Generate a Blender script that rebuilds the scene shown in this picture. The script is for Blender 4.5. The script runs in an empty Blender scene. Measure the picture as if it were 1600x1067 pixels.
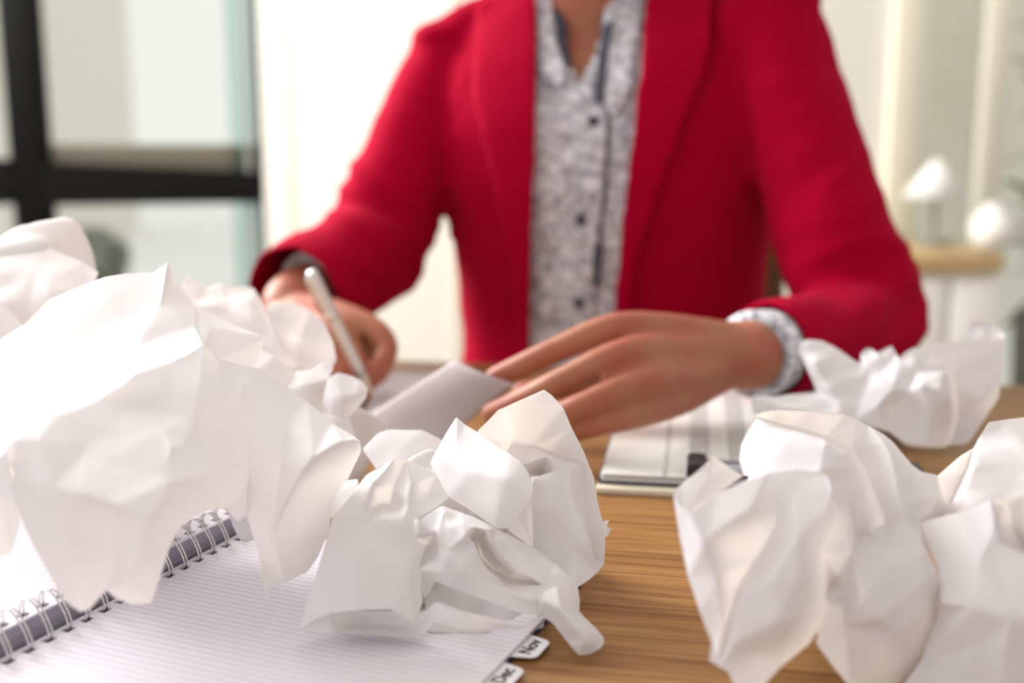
import bpy, bmesh, math, random
from mathutils import Vector, Matrix, noise, geometry
from mathutils.bvhtree import BVHTree

random.seed(7)
SC = bpy.context.scene
COL = SC.collection
R = math.radians

# ------------------------------------------------------------------ camera, world, lights, exposure
F = 1800.0
PITCH = math.atan(340 / F)
CAMZ = 1.0
CP, SP = math.cos(PITCH), math.sin(PITCH)
cam = bpy.data.objects.new('camera', bpy.data.cameras.new('camera'))
COL.objects.link(cam)
cam.location = (0, 0, CAMZ)
cam.rotation_euler = (math.pi / 2 - PITCH, 0, 0)
cam.data.sensor_width = 36
cam.data.lens = 36 * F / 1600
cam.data.clip_start = 0.02
cam.data.dof.use_dof = True
cam.data.dof.focus_distance = 0.655
cam.data.dof.aperture_fstop = 40.5 / 12.5
SC.camera = cam

world = bpy.data.worlds.new('world')
SC.world = world
world.use_nodes = True
bg = world.node_tree.nodes['Background']
bg.inputs[0].default_value = (0.85, 0.905, 1.0, 1)
bg.inputs[1].default_value = 1.55


def area(name, loc, target, size, energy, color, size_y=None):
    l = bpy.data.lights.new(name, 'AREA')
    l.energy = energy
    l.color = color
    l.size = size
    if size_y:
        l.shape = 'RECTANGLE'
        l.size_y = size_y
    o = bpy.data.objects.new(name, l)
    o.location = loc
    d = Vector(target) - Vector(loc)
    o.rotation_euler = d.to_track_quat('-Z', 'Y').to_euler()
    COL.objects.link(o)
    return o


area('window_light', (-1.9, 2.45, 2.05), (0.0, 0.8, 0.85), 1.3, 170, (1.0, 0.98, 0.96), 1.5)
area('wall_fill', (0.4, 2.0, 2.62), (0.5, 3.2, 0.9), 1.6, 4, (1.0, 0.97, 0.90), 0.5)  # added fill to brighten the back wall, no such lamp known
SC.view_settings.view_transform = 'Standard'
SC.view_settings.look = 'None'
SC.view_settings.gamma = 1
SC.view_settings.use_curve_mapping = False
SC.view_settings.exposure = -0.04


# ------------------------------------------------------------------ helpers
def ray(px, py):
    u = (px - 800) / F
    v = (533.5 - py) / F
    return Vector((u, CP + v * SP, -SP + v * CP))


def at(px, py, Y):
    d = ray(px, py)
    t = Y / d.y
    return Vector((d.x * t, Y, CAMZ + d.z * t))


def on(px, py, z):
    d = ray(px, py)
    t = (z - CAMZ) / d.z
    return Vector((d.x * t, d.y * t, z))


def tag(o, label=None, cat=None, group=None, kind=None):
    if label: o['label'] = label
    if cat: o['category'] = cat
    if group: o['group'] = group
    if kind: o['kind'] = kind
    return o


def empty(name, loc=(0, 0, 0), rz=0.0):
    o = bpy.data.objects.new(name, None)
    o.empty_display_size = 0.05
    o.location = loc
    o.rotation_euler = (0, 0, rz)
    COL.objects.link(o)
    return o


def link(name, me, mat=None, parent=None, world_coords=True):
    """link a mesh; with world_coords the vertices are in world space and are moved into the parent's frame"""
    o = bpy.data.objects.new(name, me)
    if mat is not None and not me.materials:
        me.materials.append(mat)
    COL.objects.link(o)
    if parent is not None:
        o.parent = parent
        if world_coords:
            m = Matrix.Identity(4)
            p = parent
            while p is not None:
                m = Matrix.LocRotScale(p.location, p.rotation_euler, p.scale) @ m
                p = p.parent
            me.transform(m.inverted())
    return o


def mesh_from(name, verts, faces, smooth=True):
    me = bpy.data.meshes.new(name)
    me.from_pydata([tuple(v) for v in verts], [], faces)
    me.validate()
    me.update()
    if smooth:
        me.polygons.foreach_set('use_smooth', [True] * len(me.polygons))
    return me


def from_bm(name, bm, smooth=False, angle=None):
    me = bpy.data.meshes.new(name)
    bmesh.ops.recalc_face_normals(bm, faces=bm.faces)
    bm.to_mesh(me)
    bm.free()
    if smooth:
        me.polygons.foreach_set('use_smooth', [True] * len(me.polygons))
        if angle is not None:
            me.set_sharp_from_angle(angle=angle)
    return me


def box_bm(bm, c, s, rot=None, bevel=0.0):
    r = bmesh.ops.create_cube(bm, size=1.0)
    vs = r['verts']
    bmesh.ops.scale(bm, vec=s, verts=vs)
    if bevel > 0:
        es = list({e for v in vs for e in v.link_edges})
        rb = bmesh.ops.bevel(bm, geom=es, offset=bevel, segments=2, affect='EDGES', profile=0.5)
        vs = list({v for f in rb['faces'] for v in f.verts} | {v for v in vs if v.is_valid})
    if rot is not None:
        bmesh.ops.rotate(bm, cent=(0, 0, 0), matrix=rot, verts=vs)
    bmesh.ops.translate(bm, vec=c, verts=vs)
    return vs


def box(name, c, s, mat, parent=None, bevel=0.003, wc=False, rot=None):
    bm = bmesh.new()
    box_bm(bm, c, s, rot, bevel)
    return link(name, from_bm(name, bm, True, R(40)), mat, parent, wc)


def lathe(prof, n=32):
    vs, fs = [], []
    for (r, z) in prof:
        for k in range(n):
            a = 2 * math.pi * k / n
            vs.append((r * math.cos(a), r * math.sin(a), z))
    for i in range(len(prof) - 1):
        for k in range(n):
            fs.append((i * n + k, i * n + (k + 1) % n, (i + 1) * n + (k + 1) % n, (i + 1) * n + k))
    fs.append(tuple(range(n))[::-1])
    fs.append(tuple(range((len(prof) - 1) * n, len(prof) * n)))
    return vs, fs


def tube(pts, radii, n=16, up=Vector((0, 0, 1)), power=2.0, caps=True):
    """loft of (super)elliptic rings along pts; radii are r or (a, b): a sideways, b along 'up'"""
    pts = [Vector(p) for p in pts]
    vs, fs = [], []
    m = len(pts)
    for i, p in enumerate(pts):
        t = (pts[min(i + 1, m - 1)] - pts[max(i - 1, 0)]).normalized()
        u = up[i] if isinstance(up, list) else up
        side = t.cross(u)
        if side.length < 1e-4:
            side = t.cross(Vector((0, 1, 0)))
        side.normalize()
        b = side.cross(t).normalized()
        ra = radii[i]
        ra, rb = ra if isinstance(ra, (tuple, list)) else (ra, ra)
        for k in range(n):
            a = 2 * math.pi * k / n
            c, s = math.cos(a), math.sin(a)
            c = math.copysign(abs(c) ** (2 / power), c)
            s = math.copysign(abs(s) ** (2 / power), s)
            vs.append(p + side * (ra * c) + b * (rb * s))
    for i in range(m - 1):
        for k in range(n):
            fs.append((i * n + k, i * n + (k + 1) % n, (i + 1) * n + (k + 1) % n, (i + 1) * n + k))
    if caps:
        fs.append(tuple(range(n))[::-1])
        fs.append(tuple(range((m - 1) * n, m * n)))
    return vs, fs


def spline(pts, radii, sub=4):
    """Catmull-Rom resample of a poly line with radii"""
    pts = [Vector(p) for p in pts]
    rr = [r if isinstance(r, (tuple, list)) else (r, r) for r in radii]
    P, Q = [], []
    for i in range(len(pts) - 1):
        p0, p1, p2, p3 = pts[max(i - 1, 0)], pts[i], pts[i + 1], pts[min(i + 2, len(pts) - 1)]
        for k in range(sub):
            t = k / sub
            P.append(0.5 * ((2 * p1) + (p2 - p0) * t + (2 * p0 - 5 * p1 + 4 * p2 - p3) * t * t + (3 * p1 - p0 - 3 * p2 + p3) * t ** 3))
            Q.append(tuple(rr[i][j] * (1 - t) + rr[i + 1][j] * t for j in (0, 1)))
    P.append(pts[-1])
    Q.append(rr[-1])
    return P, Q


class Multi:
    """collects several vertex/face lists into one mesh"""
    def __init__(s):
        s.v, s.f = [], []

    def add(s, vf):
        k = len(s.v)
        s.v += [tuple(x) for x in vf[0]]
        s.f += [tuple(i + k for i in f) for f in vf[1]]

    def mesh(s, name, smooth=True):
        return mesh_from(name, s.v, s.f, smooth)


def limb(pts, radii, n=18, sub=5, up=Vector((0, 0, 1)), round_ends=True):
    P, Q = spline(pts, radii, sub)
    if round_ends:
        t0 = (P[0] - P[1]).normalized()
        t1 = (P[-1] - P[-2]).normalized()
        a, b = [], []
        for ang in (80, 60, 40, 20):
            c = math.cos(R(ang)); s_ = math.sin(R(ang))
            a.append((P[0] + t0 * (min(Q[0]) * s_), tuple(q * c for q in Q[0])))
        for ang in (20, 40, 60, 80):
            c = math.cos(R(ang)); s_ = math.sin(R(ang))
            b.append((P[-1] + t1 * (min(Q[-1]) * s_), tuple(q * c for q in Q[-1])))
        P = [x[0] for x in a] + P + [x[0] for x in b]
        Q = [x[1] for x in a] + Q + [x[1] for x in b]
    return tube(P, Q, n, up)


def remeshed(name, me, voxel, smooth_it=4, factor=0.5):
    o = bpy.data.objects.new('tmp', me)
    COL.objects.link(o)
    m = o.modifiers.new('r', 'REMESH')
    m.mode = 'VOXEL'
    m.voxel_size = voxel
    s = o.modifiers.new('s', 'SMOOTH')
    s.factor = factor
    s.iterations = smooth_it
    dg = bpy.context.evaluated_depsgraph_get()
    out = bpy.data.meshes.new_from_object(o.evaluated_get(dg))
    out.name = name
    bpy.data.objects.remove(o)
    out.materials.clear()
    out.polygons.foreach_set('use_smooth', [True] * len(out.polygons))
    return out


# ------------------------------------------------------------------ materials
def mat(name, color, rough=0.6, metal=0.0, spec=0.5):
    m = bpy.data.materials.new(name)
    m.use_nodes = True
    b = m.node_tree.nodes['Principled BSDF']
    b.inputs['Base Color'].default_value = (*color, 1)
    b.inputs['Roughness'].default_value = rough
    b.inputs['Metallic'].default_value = metal
    b.inputs['Specular IOR Level'].default_value = spec
    return m


def N(m, t, **kw):
    n = m.node_tree.nodes.new(t)
    for k, v in kw.items():
        setattr(n, k, v)
    return n


def L(m, a, b):
    m.node_tree.links.new(a, b)


def bsdf(m):
    return m.node_tree.nodes['Principled BSDF']


def ramp(m, stops):
    r = N(m, 'ShaderNodeValToRGB')
    el = r.color_ramp.elements
    while len(el) < len(stops):
        el.new(0.5)
    for e, (p, c) in zip(el, stops):
        e.position = p
        e.color = (*c, 1) if len(c) == 3 else c
    return r


def noise_tex(m, vec, scale, detail=4, rough=0.5):
    t = N(m, 'ShaderNodeTexNoise')
    t.inputs['Scale'].default_value = scale
    t.inputs['Detail'].default_value = detail
    t.inputs['Roughness'].default_value = rough
    if vec is not None:
        L(m, vec, t.inputs['Vector'])
    return t


def objco(m, scale=None):
    tc = N(m, 'ShaderNodeTexCoord')
    if scale is None:
        return tc.outputs['Object']
    mp = N(m, 'ShaderNodeMapping')
    mp.inputs['Scale'].default_value = scale
    L(m, tc.outputs['Object'], mp.inputs['Vector'])
    return mp.outputs['Vector']


def paper_mat(name, color, trans_color, trans=0.35):
    m = mat(name, color, 0.75, 0, 0.25)
    nt = m.node_tree
    out = nt.nodes['Material Output']
    tr = N(m, 'ShaderNodeBsdfTranslucent')
    tr.inputs['Color'].default_value = (*trans_color, 1)
    mx = N(m, 'ShaderNodeMixShader')
    mx.inputs[0].default_value = trans
    L(m, bsdf(m).outputs[0], mx.inputs[1])
    L(m, tr.outputs[0], mx.inputs[2])
    L(m, mx.outputs[0], out.inputs['Surface'])
    nz = noise_tex(m, objco(m), 160, 5, 0.6)
    bp = N(m, 'ShaderNodeBump')
    bp.inputs['Strength'].default_value = 0.06
    bp.inputs['Distance'].default_value = 0.002
    L(m, nz.outputs['Fac'], bp.inputs['Height'])
    L(m, bp.outputs[0], bsdf(m).inputs['Normal'])
    return m


M = {}
M['paper'] = paper_mat('paper', (0.83, 0.835, 0.88), (0.95, 0.84, 0.71), 0.27)
M['sheet'] = mat('sheet_paper', (0.80, 0.79, 0.82), 0.8, 0, 0.2)
M['shaded_sheet'] = paper_mat('shaded_white_paper', (0.50, 0.44, 0.45), (0.50, 0.50, 0.48), 0.06)  # white sheet darkened: its shade is put into the colour
M['black'] = mat('black_frame', (0.004, 0.004, 0.0035), 0.6, 0, 0.06)
M['chrome'] = mat('wire_chrome', (0.72, 0.70, 0.70), 0.22, 1.0)
M['pen'] = mat('pen_silver', (0.72, 0.72, 0.70), 0.35, 0.35)
M['pen_tip'] = mat('pen_tip', (0.75, 0.66, 0.50), 0.35, 0.5)
M['navy'] = mat('dark_board', (0.02, 0.025, 0.04), 0.5)
M['cream'] = mat('cream_board', (0.72, 0.66, 0.52), 0.5)
M['steel'] = mat('clip_steel', (0.42, 0.46, 0.52), 0.35, 0.6)
M['rubber'] = mat('clip_rubber', (0.012, 0.012, 0.014), 0.5)
M['white_paint'] = mat('white_paint', (0.86, 0.85, 0.80), 0.5)
M['ceramic'] = mat('white_ceramic', (0.88, 0.88, 0.82), 0.3)
M['leaf'] = mat('leaf_green', (0.10, 0.14, 0.06), 0.5)
M['shrub'] = mat('shrub_green', (0.22, 0.24, 0.19), 0.7)
M['pot'] = mat('pot_grey', (0.25, 0.25, 0.23), 0.6)
M['button'] = mat('button_navy', (0.035, 0.04, 0.07), 0.35)
M['navy_and_shade'] = mat('navy_trim_and_shade', (0.05, 0.055, 0.085), 0.8)  # trim cloth, also used for the painted shade inside the collar
M['hair'] = mat('hair_brown', (0.05, 0.028, 0.016), 0.5)
M['eye'] = mat('eye_white', (0.85, 0.84, 0.82), 0.2)
M['iris'] = mat('iris_brown', (0.06, 0.03, 0.015), 0.2)
M['trousers'] = mat('trousers_dark', (0.02, 0.022, 0.03), 0.8)
M['facade'] = mat('facade_pale', (0.78, 0.75, 0.67), 0.9)
M['snow'] = mat('ground_pale', (0.90, 0.90, 0.90), 0.9)


def wall_mat(name, color):
    m = mat(name, color, 0.85, 0, 0.2)
    nz = noise_tex(m, objco(m), 90, 4)
    bp = N(m, 'ShaderNodeBump')
    bp.inputs['Strength'].default_value = 0.08
    L(m, nz.outputs['Fac'], bp.inputs['Height'])
    L(m, bp.outputs[0], bsdf(m).inputs['Normal'])
    return m


M['wall'] = wall_mat('wall_cream', (0.76, 0.75, 0.685))
M['wall_grey'] = wall_mat('wall_greige', (0.80, 0.78, 0.65))
M['wall_white'] = wall_mat('wall_white', (0.60, 0.59, 0.60))
M['ceiling'] = wall_mat('ceiling_white', (0.88, 0.88, 0.86))
M['trim'] = mat('trim_cream', (0.82, 0.78, 0.64), 0.6)


def wood(name, c_dark, c_mid, c_light, grain=(2.2, 34, 34), rough=0.42):
    m = mat(name, c_mid, rough, 0, 0.35)
    v = objco(m, grain)
    warp = noise_tex(m, objco(m, (1.2, 6, 6)), 2.0, 3)
    ad = N(m, 'ShaderNodeVectorMath', operation='MULTIPLY_ADD')
    L(m, warp.outputs['Color'], ad.inputs[0])
    ad.inputs[1].default_value = (0.0, 2.6, 2.6)
    L(m, v, ad.inputs[2])
    n1 = noise_tex(m, ad.outputs[0], 1.0, 6, 0.62)
    r1 = ramp(m, [(0.30, c_dark), (0.48, c_mid), (0.68, c_light)])
    L(m, n1.outputs['Fac'], r1.inputs[0])
    n2 = noise_tex(m, objco(m, (9, 330, 330)), 1.0, 3, 0.5)
    r2 = ramp(m, [(0.40, (0.62, 0.56, 0.50)), (0.56, (1, 1, 1))])
    L(m, n2.outputs['Fac'], r2.inputs[0])
    mx = N(m, 'ShaderNodeMix', data_type='RGBA', blend_type='MULTIPLY')
    mx.inputs['Factor'].default_value = 0.85
    L(m, r1.outputs[0], mx.inputs['A'])
    L(m, r2.outputs[0], mx.inputs['B'])
    L(m, mx.outputs['Result'], bsdf(m).inputs['Base Color'])
    bp = N(m, 'ShaderNodeBump')
    bp.inputs['Strength'].default_value = 0.12
    bp.inputs['Distance'].default_value = 0.001
    L(m, n2.outputs['Fac'], bp.inputs['Height'])
    L(m, bp.outputs[0], bsdf(m).inputs['Normal'])
    return m


M['wood'] = wood('desk_oak', (0.235, 0.105, 0.030), (0.35, 0.175, 0.058), (0.43, 0.235, 0.09))
M['wood_shelf'] = wood('shelf_wood', (0.44, 0.29, 0.13), (0.58, 0.42, 0.21), (0.66, 0.50, 0.28))
M['wood_chair'] = wood('chair_wood', (0.10, 0.06, 0.022), (0.17, 0.105, 0.04), (0.22, 0.14, 0.06))
M['floor'] = wood('floor_wood', (0.28, 0.20, 0.13), (0.40, 0.30, 0.20), (0.48, 0.37, 0.26))


def blazer_mat():
    m = mat('blazer_red', (0.37, 0.0005, 0.022), 0.9, 0, 0.04)
    nz = noise_tex(m, objco(m), 700, 3)
    bp = N(m, 'ShaderNodeBump')
    bp.inputs['Strength'].default_value = 0.15
    bp.inputs['Distance'].default_value = 0.0006
    L(m, nz.outputs['Fac'], bp.inputs['Height'])
    L(m, bp.outputs[0], bsdf(m).inputs['Normal'])
    b = bsdf(m)
    b.inputs['Sheen Weight'].default_value = 0.04
    b.inputs['Sheen Tint'].default_value = (1, 0.25, 0.4, 1)
    return m


M['blazer'] = blazer_mat()


def shirt_mat():
    m = mat('shirt_print', (0.6, 0.6, 0.65), 0.8, 0, 0.2)
    co = objco(m)
    w = noise_tex(m, co, 30, 3)
    ad = N(m, 'ShaderNodeVectorMath', operation='MULTIPLY_ADD')
    L(m, w.outputs['Color'], ad.inputs[0])
    ad.inputs[1].default_value = (0.03, 0.03, 0.03)
    L(m, co, ad.inputs[2])
    v = N(m, 'ShaderNodeTexVoronoi', feature='DISTANCE_TO_EDGE')
    v.inputs['Scale'].default_value = 60
    L(m, ad.outputs[0], v.inputs['Vector'])
    r = ramp(m, [(0.01, (0.24, 0.24, 0.33)), (0.05, (0.60, 0.60, 0.65)), (0.13, (0.82, 0.83, 0.88))])
    L(m, v.outputs['Distance'], r.inputs[0])
    n2 = noise_tex(m, co, 38, 3, 0.55)
    r2 = ramp(m, [(0.40, (0.66, 0.62, 0.58)), (0.56, (1, 1, 1))])
    L(m, n2.outputs['Fac'], r2.inputs[0])
    mx = N(m, 'ShaderNodeMix', data_type='RGBA', blend_type='MULTIPLY')
    mx.inputs['Factor'].default_value = 0.65
    L(m, r.outputs[0], mx.inputs['A'])
    L(m, r2.outputs[0], mx.inputs['B'])
    L(m, mx.outputs['Result'], bsdf(m).inputs['Base Color'])
    return m


M['shirt'] = shirt_mat()


def skin_mat():
    m = mat('skin', (0.55, 0.28, 0.18), 0.5, 0, 0.4)
    nz = noise_tex(m, objco(m), 28, 3)
    r = ramp(m, [(0.35, (0.40, 0.165, 0.085)), (0.65, (0.40, 0.110, 0.068))])
    L(m, nz.outputs['Fac'], r.inputs[0])
    L(m, r.outputs[0], bsdf(m).inputs['Base Color'])
    b = bsdf(m)
    b.inputs['Subsurface Weight'].default_value = 0.12
    b.inputs['Subsurface Radius'].default_value = (0.01, 0.004, 0.002)
    b.inputs['Subsurface Scale'].default_value = 0.6
    return m


M['skin'] = skin_mat()


def lined_mat(name, base, line, pitch=0.0050, x0=0.012):
    """ruled page: printed lines across local x at every pitch of local y"""
    m = mat(name, base, 0.8, 0, 0.2)
    tc = N(m, 'ShaderNodeTexCoord')
    sp = N(m, 'ShaderNodeSeparateXYZ')
    L(m, tc.outputs['Object'], sp.inputs[0])
    d = N(m, 'ShaderNodeMath', operation='DIVIDE')
    L(m, sp.outputs['Y'], d.inputs[0])
    d.inputs[1].default_value = pitch
    fr = N(m, 'ShaderNodeMath', operation='FRACT')
    L(m, d.outputs[0], fr.inputs[0])
    lt = N(m, 'ShaderNodeMath', operation='LESS_THAN')
    L(m, fr.outputs[0], lt.inputs[0])
    lt.inputs[1].default_value = 0.07
    ab = N(m, 'ShaderNodeMath', operation='ABSOLUTE')
    L(m, sp.outputs['X'], ab.inputs[0])
    gt = N(m, 'ShaderNodeMath', operation='GREATER_THAN')
    L(m, ab.outputs[0], gt.inputs[0])
    gt.inputs[1].default_value = x0
    mu = N(m, 'ShaderNodeMath', operation='MULTIPLY')
    L(m, lt.outputs[0], mu.inputs[0])
    L(m, gt.outputs[0], mu.inputs[1])
    mx = N(m, 'ShaderNodeMix', data_type='RGBA')
    L(m, mu.outputs[0], mx.inputs['Factor'])
    mx.inputs['A'].default_value = (*base, 1)
    mx.inputs['B'].default_value = (*line, 1)
    L(m, mx.outputs['Result'], bsdf(m).inputs['Base Color'])
    return m


M['ruled'] = lined_mat('ruled_page', (0.77, 0.74, 0.80), (0.36, 0.33, 0.39))


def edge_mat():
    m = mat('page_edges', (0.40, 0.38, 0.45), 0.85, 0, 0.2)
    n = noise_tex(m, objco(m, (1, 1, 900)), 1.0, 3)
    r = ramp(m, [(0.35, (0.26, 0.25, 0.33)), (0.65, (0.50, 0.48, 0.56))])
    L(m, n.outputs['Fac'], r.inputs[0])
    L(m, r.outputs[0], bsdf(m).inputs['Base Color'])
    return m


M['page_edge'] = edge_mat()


def print_mat():
    """printed table: columns of small grey text rows"""
    m = mat('printed_table', (0.80, 0.80, 0.76), 0.8, 0, 0.2)
    tc = N(m, 'ShaderNodeTexCoord')
    sp = N(m, 'ShaderNodeSeparateXYZ')
    L(m, tc.outputs['Object'], sp.inputs[0])

    def band(sock, pitch, duty):
        d = N(m, 'ShaderNodeMath', operation='DIVIDE')
        L(m, sock, d.inputs[0])
        d.inputs[1].default_value = pitch
        fr = N(m, 'ShaderNodeMath', operation='FRACT')
        L(m, d.outputs[0], fr.inputs[0])
        lt = N(m, 'ShaderNodeMath', operation='LESS_THAN')
        L(m, fr.outputs[0], lt.inputs[0])
        lt.inputs[1].default_value = duty
        return lt.outputs[0]

    def mul(a, b):
        x = N(m, 'ShaderNodeMath', operation='MULTIPLY')
        L(m, a, x.inputs[0])
        L(m, b, x.inputs[1])
        return x.outputs[0]

    cols = band(sp.outputs['X'], 0.030, 0.52)
    rows = band(sp.outputs['Y'], 0.0052, 0.5)
    n = noise_tex(m, objco(m, (900, 200, 1)), 1.0, 2)
    g = N(m, 'ShaderNodeMath', operation='GREATER_THAN')
    L(m, n.outputs['Fac'], g.inputs[0])
    g.inputs[1].default_value = 0.45
    mg = N(m, 'ShaderNodeMath', operation='GREATER_THAN')
    L(m, sp.outputs['X'], mg.inputs[0])
    mg.inputs[1].default_value = 0.042
    f = mul(mul(mul(cols, rows), g.outputs[0]), mg.outputs[0])
    mx = N(m, 'ShaderNodeMix', data_type='RGBA')
    L(m, f, mx.inputs['Factor'])
    mx.inputs['A'].default_value = (0.80, 0.80, 0.76, 1)
    mx.inputs['B'].default_value = (0.16, 0.16, 0.17, 1)
    L(m, mx.outputs['Result'], bsdf(m).inputs['Base Color'])
    return m


M['printed'] = print_mat()


def glass_mat(name, tint, rough=0.0):
    m = bpy.data.materials.new(name)
    m.use_nodes = True
    nt = m.node_tree
    nt.nodes.remove(nt.nodes['Principled BSDF'])
    out = nt.nodes['Material Output']
    tr = N(m, 'ShaderNodeBsdfTransparent')
    tr.inputs['Color'].default_value = (*tint, 1)
    gl = N(m, 'ShaderNodeBsdfGlossy')
    gl.inputs['Roughness'].default_value = 0.05
    fr = N(m, 'ShaderNodeFresnel')
    fr.inputs['IOR'].default_value = 1.45
    mx = N(m, 'ShaderNodeMixShader')
    L(m, fr.outputs[0], mx.inputs[0])
    L(m, tr.outputs[0], mx.inputs[1])
    L(m, gl.outputs[0], mx.inputs[2])
    L(m, mx.outputs[0], out.inputs['Surface'])
    return m


M['glass'] = glass_mat('window_glass', (0.84, 0.82, 0.755))
M['glass_pale'] = glass_mat('pale_glass', (0.97, 0.97, 0.93))
M['glass_green'] = glass_mat('green_glass', (0.64, 0.70, 0.64))

# ------------------------------------------------------------------ room
WY = 3.20                      # back wall plane
DZ = 0.74                      # desk top height


def struct(name, c, s, m, parent=None, bevel=0.0):
    o = box(name, c, s, m, parent, bevel)
    if parent is None:
        o['kind'] = 'structure'
    return o


def span(name, x0, x1, y0, y1, z0, z1, m, parent=None, bevel=0.0):
    return struct(name, ((x0 + x1) / 2, (y0 + y1) / 2, (z0 + z1) / 2), (x1 - x0, y1 - y0, z1 - z0), m, parent, bevel)


span('floor', -3.2, 3.2, -1.2, WY, -0.05, 0, M['floor'])
span('ceiling', -3.2, 3.2, -1.2, WY + .14, 2.7, 2.8, M['ceiling'])
span('wall_front', -3.2, 3.2, -1.3, -1.2, 0, 2.7, M['wall_white'])
span('wall_side', 2.1, 2.2, -1.2, WY, 0, 2.7, M['wall_white'])
# window opening in the back wall: from wx0 to wx1
wx0 = at(-260, 300, WY).x
wx1 = at(414, 300, WY).x
xr = at(1384, 200, WY).x
span('wall_back', wx1, xr, WY, WY + 0.14, 0, 2.7, M['wall'])
span('wall_left', -3.3, wx0, WY, WY + 0.14, 0, 2.7, M['wall'])

# window_1: black frame with transom, panes
w = empty('window_1', (0, WY + 0.02, 0))
w['kind'] = 'structure'
xm0, xm1 = at(5, 200, WY).x, at(60, 200, WY).x      # wide mullion
fr_d = 0.07


def wbox(name, x0, x1, z0, z1, m, d0=0.0, d1=fr_d, bevel=0.004):
    return box(name, ((x0 + x1) / 2, (d0 + d1) / 2, (z0 + z1) / 2), (x1 - x0, d1 - d0, z1 - z0), m, w, bevel)


xf0 = at(398, 200, WY).x
wbox('mullion', xm0, xm1, 0.02, 2.7, M['black'])
wbox('jamb', xf0, wx1, 0.02, 2.7, M['black'])
wbox('jamb', wx0, wx0 + 0.05, 0.02, 2.7, M['black'])
wbox('head_rail', wx0, wx1, 2.62, 2.7, M['black'])
wbox('bottom_rail', wx0, wx1, 0.0, 0.08, M['black'])


def transom(xa, xb, za0, za1, zb0, zb1):
    vs = []
    for d in (-0.005, fr_d - 0.01):
        vs += [(xa, d, za0), (xb, d, zb0), (xb, d, zb1), (xa, d, za1)]
    fs = [(0, 1, 2, 3), (7, 6, 5, 4), (0, 4, 5, 1), (1, 5, 6, 2), (2, 6, 7, 3), (3, 7, 4, 0)]
    return link('transom', mesh_from('transom', vs, fs, False), M['black'], w, False)


transom(xm1 - 0.01, xf0 + 0.01, at(60, 322, WY).z, at(60, 255, WY).z, at(400, 318, WY).z, at(400, 270, WY).z)
transom(wx0 + 0.02, xm0 + 0.01, at(0, 317, WY).z - 0.02, at(0, 240, WY).z, at(0, 320, WY).z, at(0, 250, WY).z)
zt = at(300, 290, WY).z
xt = at(352, 200, WY).x
for (xa, xb) in ((wx0 + 0.05, xm0), (xm1, xt), ):
    for (za, zb) in ((0.08, zt), (zt, 2.62)):
        wbox('pane', xa, xb, za, zb, M['glass'], 0.03, 0.036, 0)
for (za, zb) in ((0.08, zt), (zt, 2.62)):
    wbox('side_pane', xt, xf0, za, zb, M['glass_green'], 0.03, 0.036, 0)
wbox('side_pane_bead', xt + 0.045, xt + 0.06, 0.08, 2.62, M['pot'], 0.02, 0.03, 0.002)
# sill behind the transom catching light
wbox('sill', xm1, xf0, zt + 0.035, zt + 0.11, M['white_paint'], 0.05, 0.20, 0.003)

# right end of the back wall: jamb, glazed partition, grey-green room beyond
x_tr = at(1432, 200, WY).x
x_tr2 = at(1545, 200, WY).x
span('trim_1', xr, x_tr, WY - 0.03, WY + 0.12, 0, 2.7, M['trim'], None, 0.004)
span('wall_right', x_tr, 3.2, WY + 0.5, WY + 0.62, 0, 2.7, M['wall_grey'])
span('trim_2', x_tr2 - 0.03, x_tr2 + 0.03, WY - 0.02, WY + 0.06, 0, 2.7, M['trim'], None, 0.004)
w2 = empty('window_2', (0, WY, 0))
w2['kind'] = 'structure'
box('pane', ((x_tr + x_tr2) / 2, 0.02, 1.35), (x_tr2 - x_tr - 0.06, 0.008, 2.7), M['glass_pale'], w2, 0)
# vertical panel joints on the wall
span('trim_3', at(704, 10, WY).x, at(709, 10, WY).x, WY - 0.006, WY, 0, 2.7, M['trim'])
span('trim_4', at(437, 10, WY).x, at(443, 10, WY).x, WY - 0.006, WY, 0, 2.7, M['trim'])
span('baseboard_back', wx1, xr, WY - 0.015, WY, 0, 0.09, M['white_paint'])

# outside: pale ground and a pale building across the street
span('ground', -14, 14, WY + 0.5, 26, -0.4, -0.3, M['snow'])
bld = empty('building', (-4.92, 13, -0.3))
tag(bld, 'pale beige building outside behind the upper pane of the black-framed window', 'building')
box('facade', (0, 0, 2.6), (0.5, 3, 5.2), M['facade'], bld, 0.02)
box('roof', (0, 0, 5.25), (0.56, 3.2, 0.12), M['facade'], bld, 0.02)
rr_ = random.Random(2)
shrub = empty('shrub', (-2.62, 7.2, -0.3))
tag(shrub, 'blurred grey-green shrub outside behind the lower window pane', 'shrub')
mu_ = Multi()
for k in range(420):
    a, c_ = rr_.uniform(0, 6.28), rr_.uniform(-1, 1)
    q_ = rr_.uniform(.4, 1) ** .5
    c3 = Vector((.22 * q_ * math.cos(a) * (1 - c_ * c_) ** .5, .22 * q_ * math.sin(a) * (1 - c_ * c_) ** .5, .46 + .20 * q_ * c_))
    m3 = Matrix.Rotation(rr_.uniform(0, 6.28), 3, Vector((rr_.gauss(0, 1), rr_.gauss(0, 1), rr_.gauss(0, 1))).normalized())
    mu_.add(([c3 + m3 @ Vector(p) for p in ((-.05, 0, 0), (0, -.02, .006), (.05, 0, 0), (0, .02, .006))], [(0, 1, 2), (0, 2, 3)]))
link('foliage', mu_.mesh('foliage'), M['shrub'], shrub, False)
mu_ = Multi()
for k in range(5):
    a = k * 1.3
    mu_.add(tube([(0, 0, 0), (.05 * math.cos(a), .05 * math.sin(a), .25), (.13 * math.cos(a), .13 * math.sin(a), .5)], [.014, .010, .005], 6))
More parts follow.
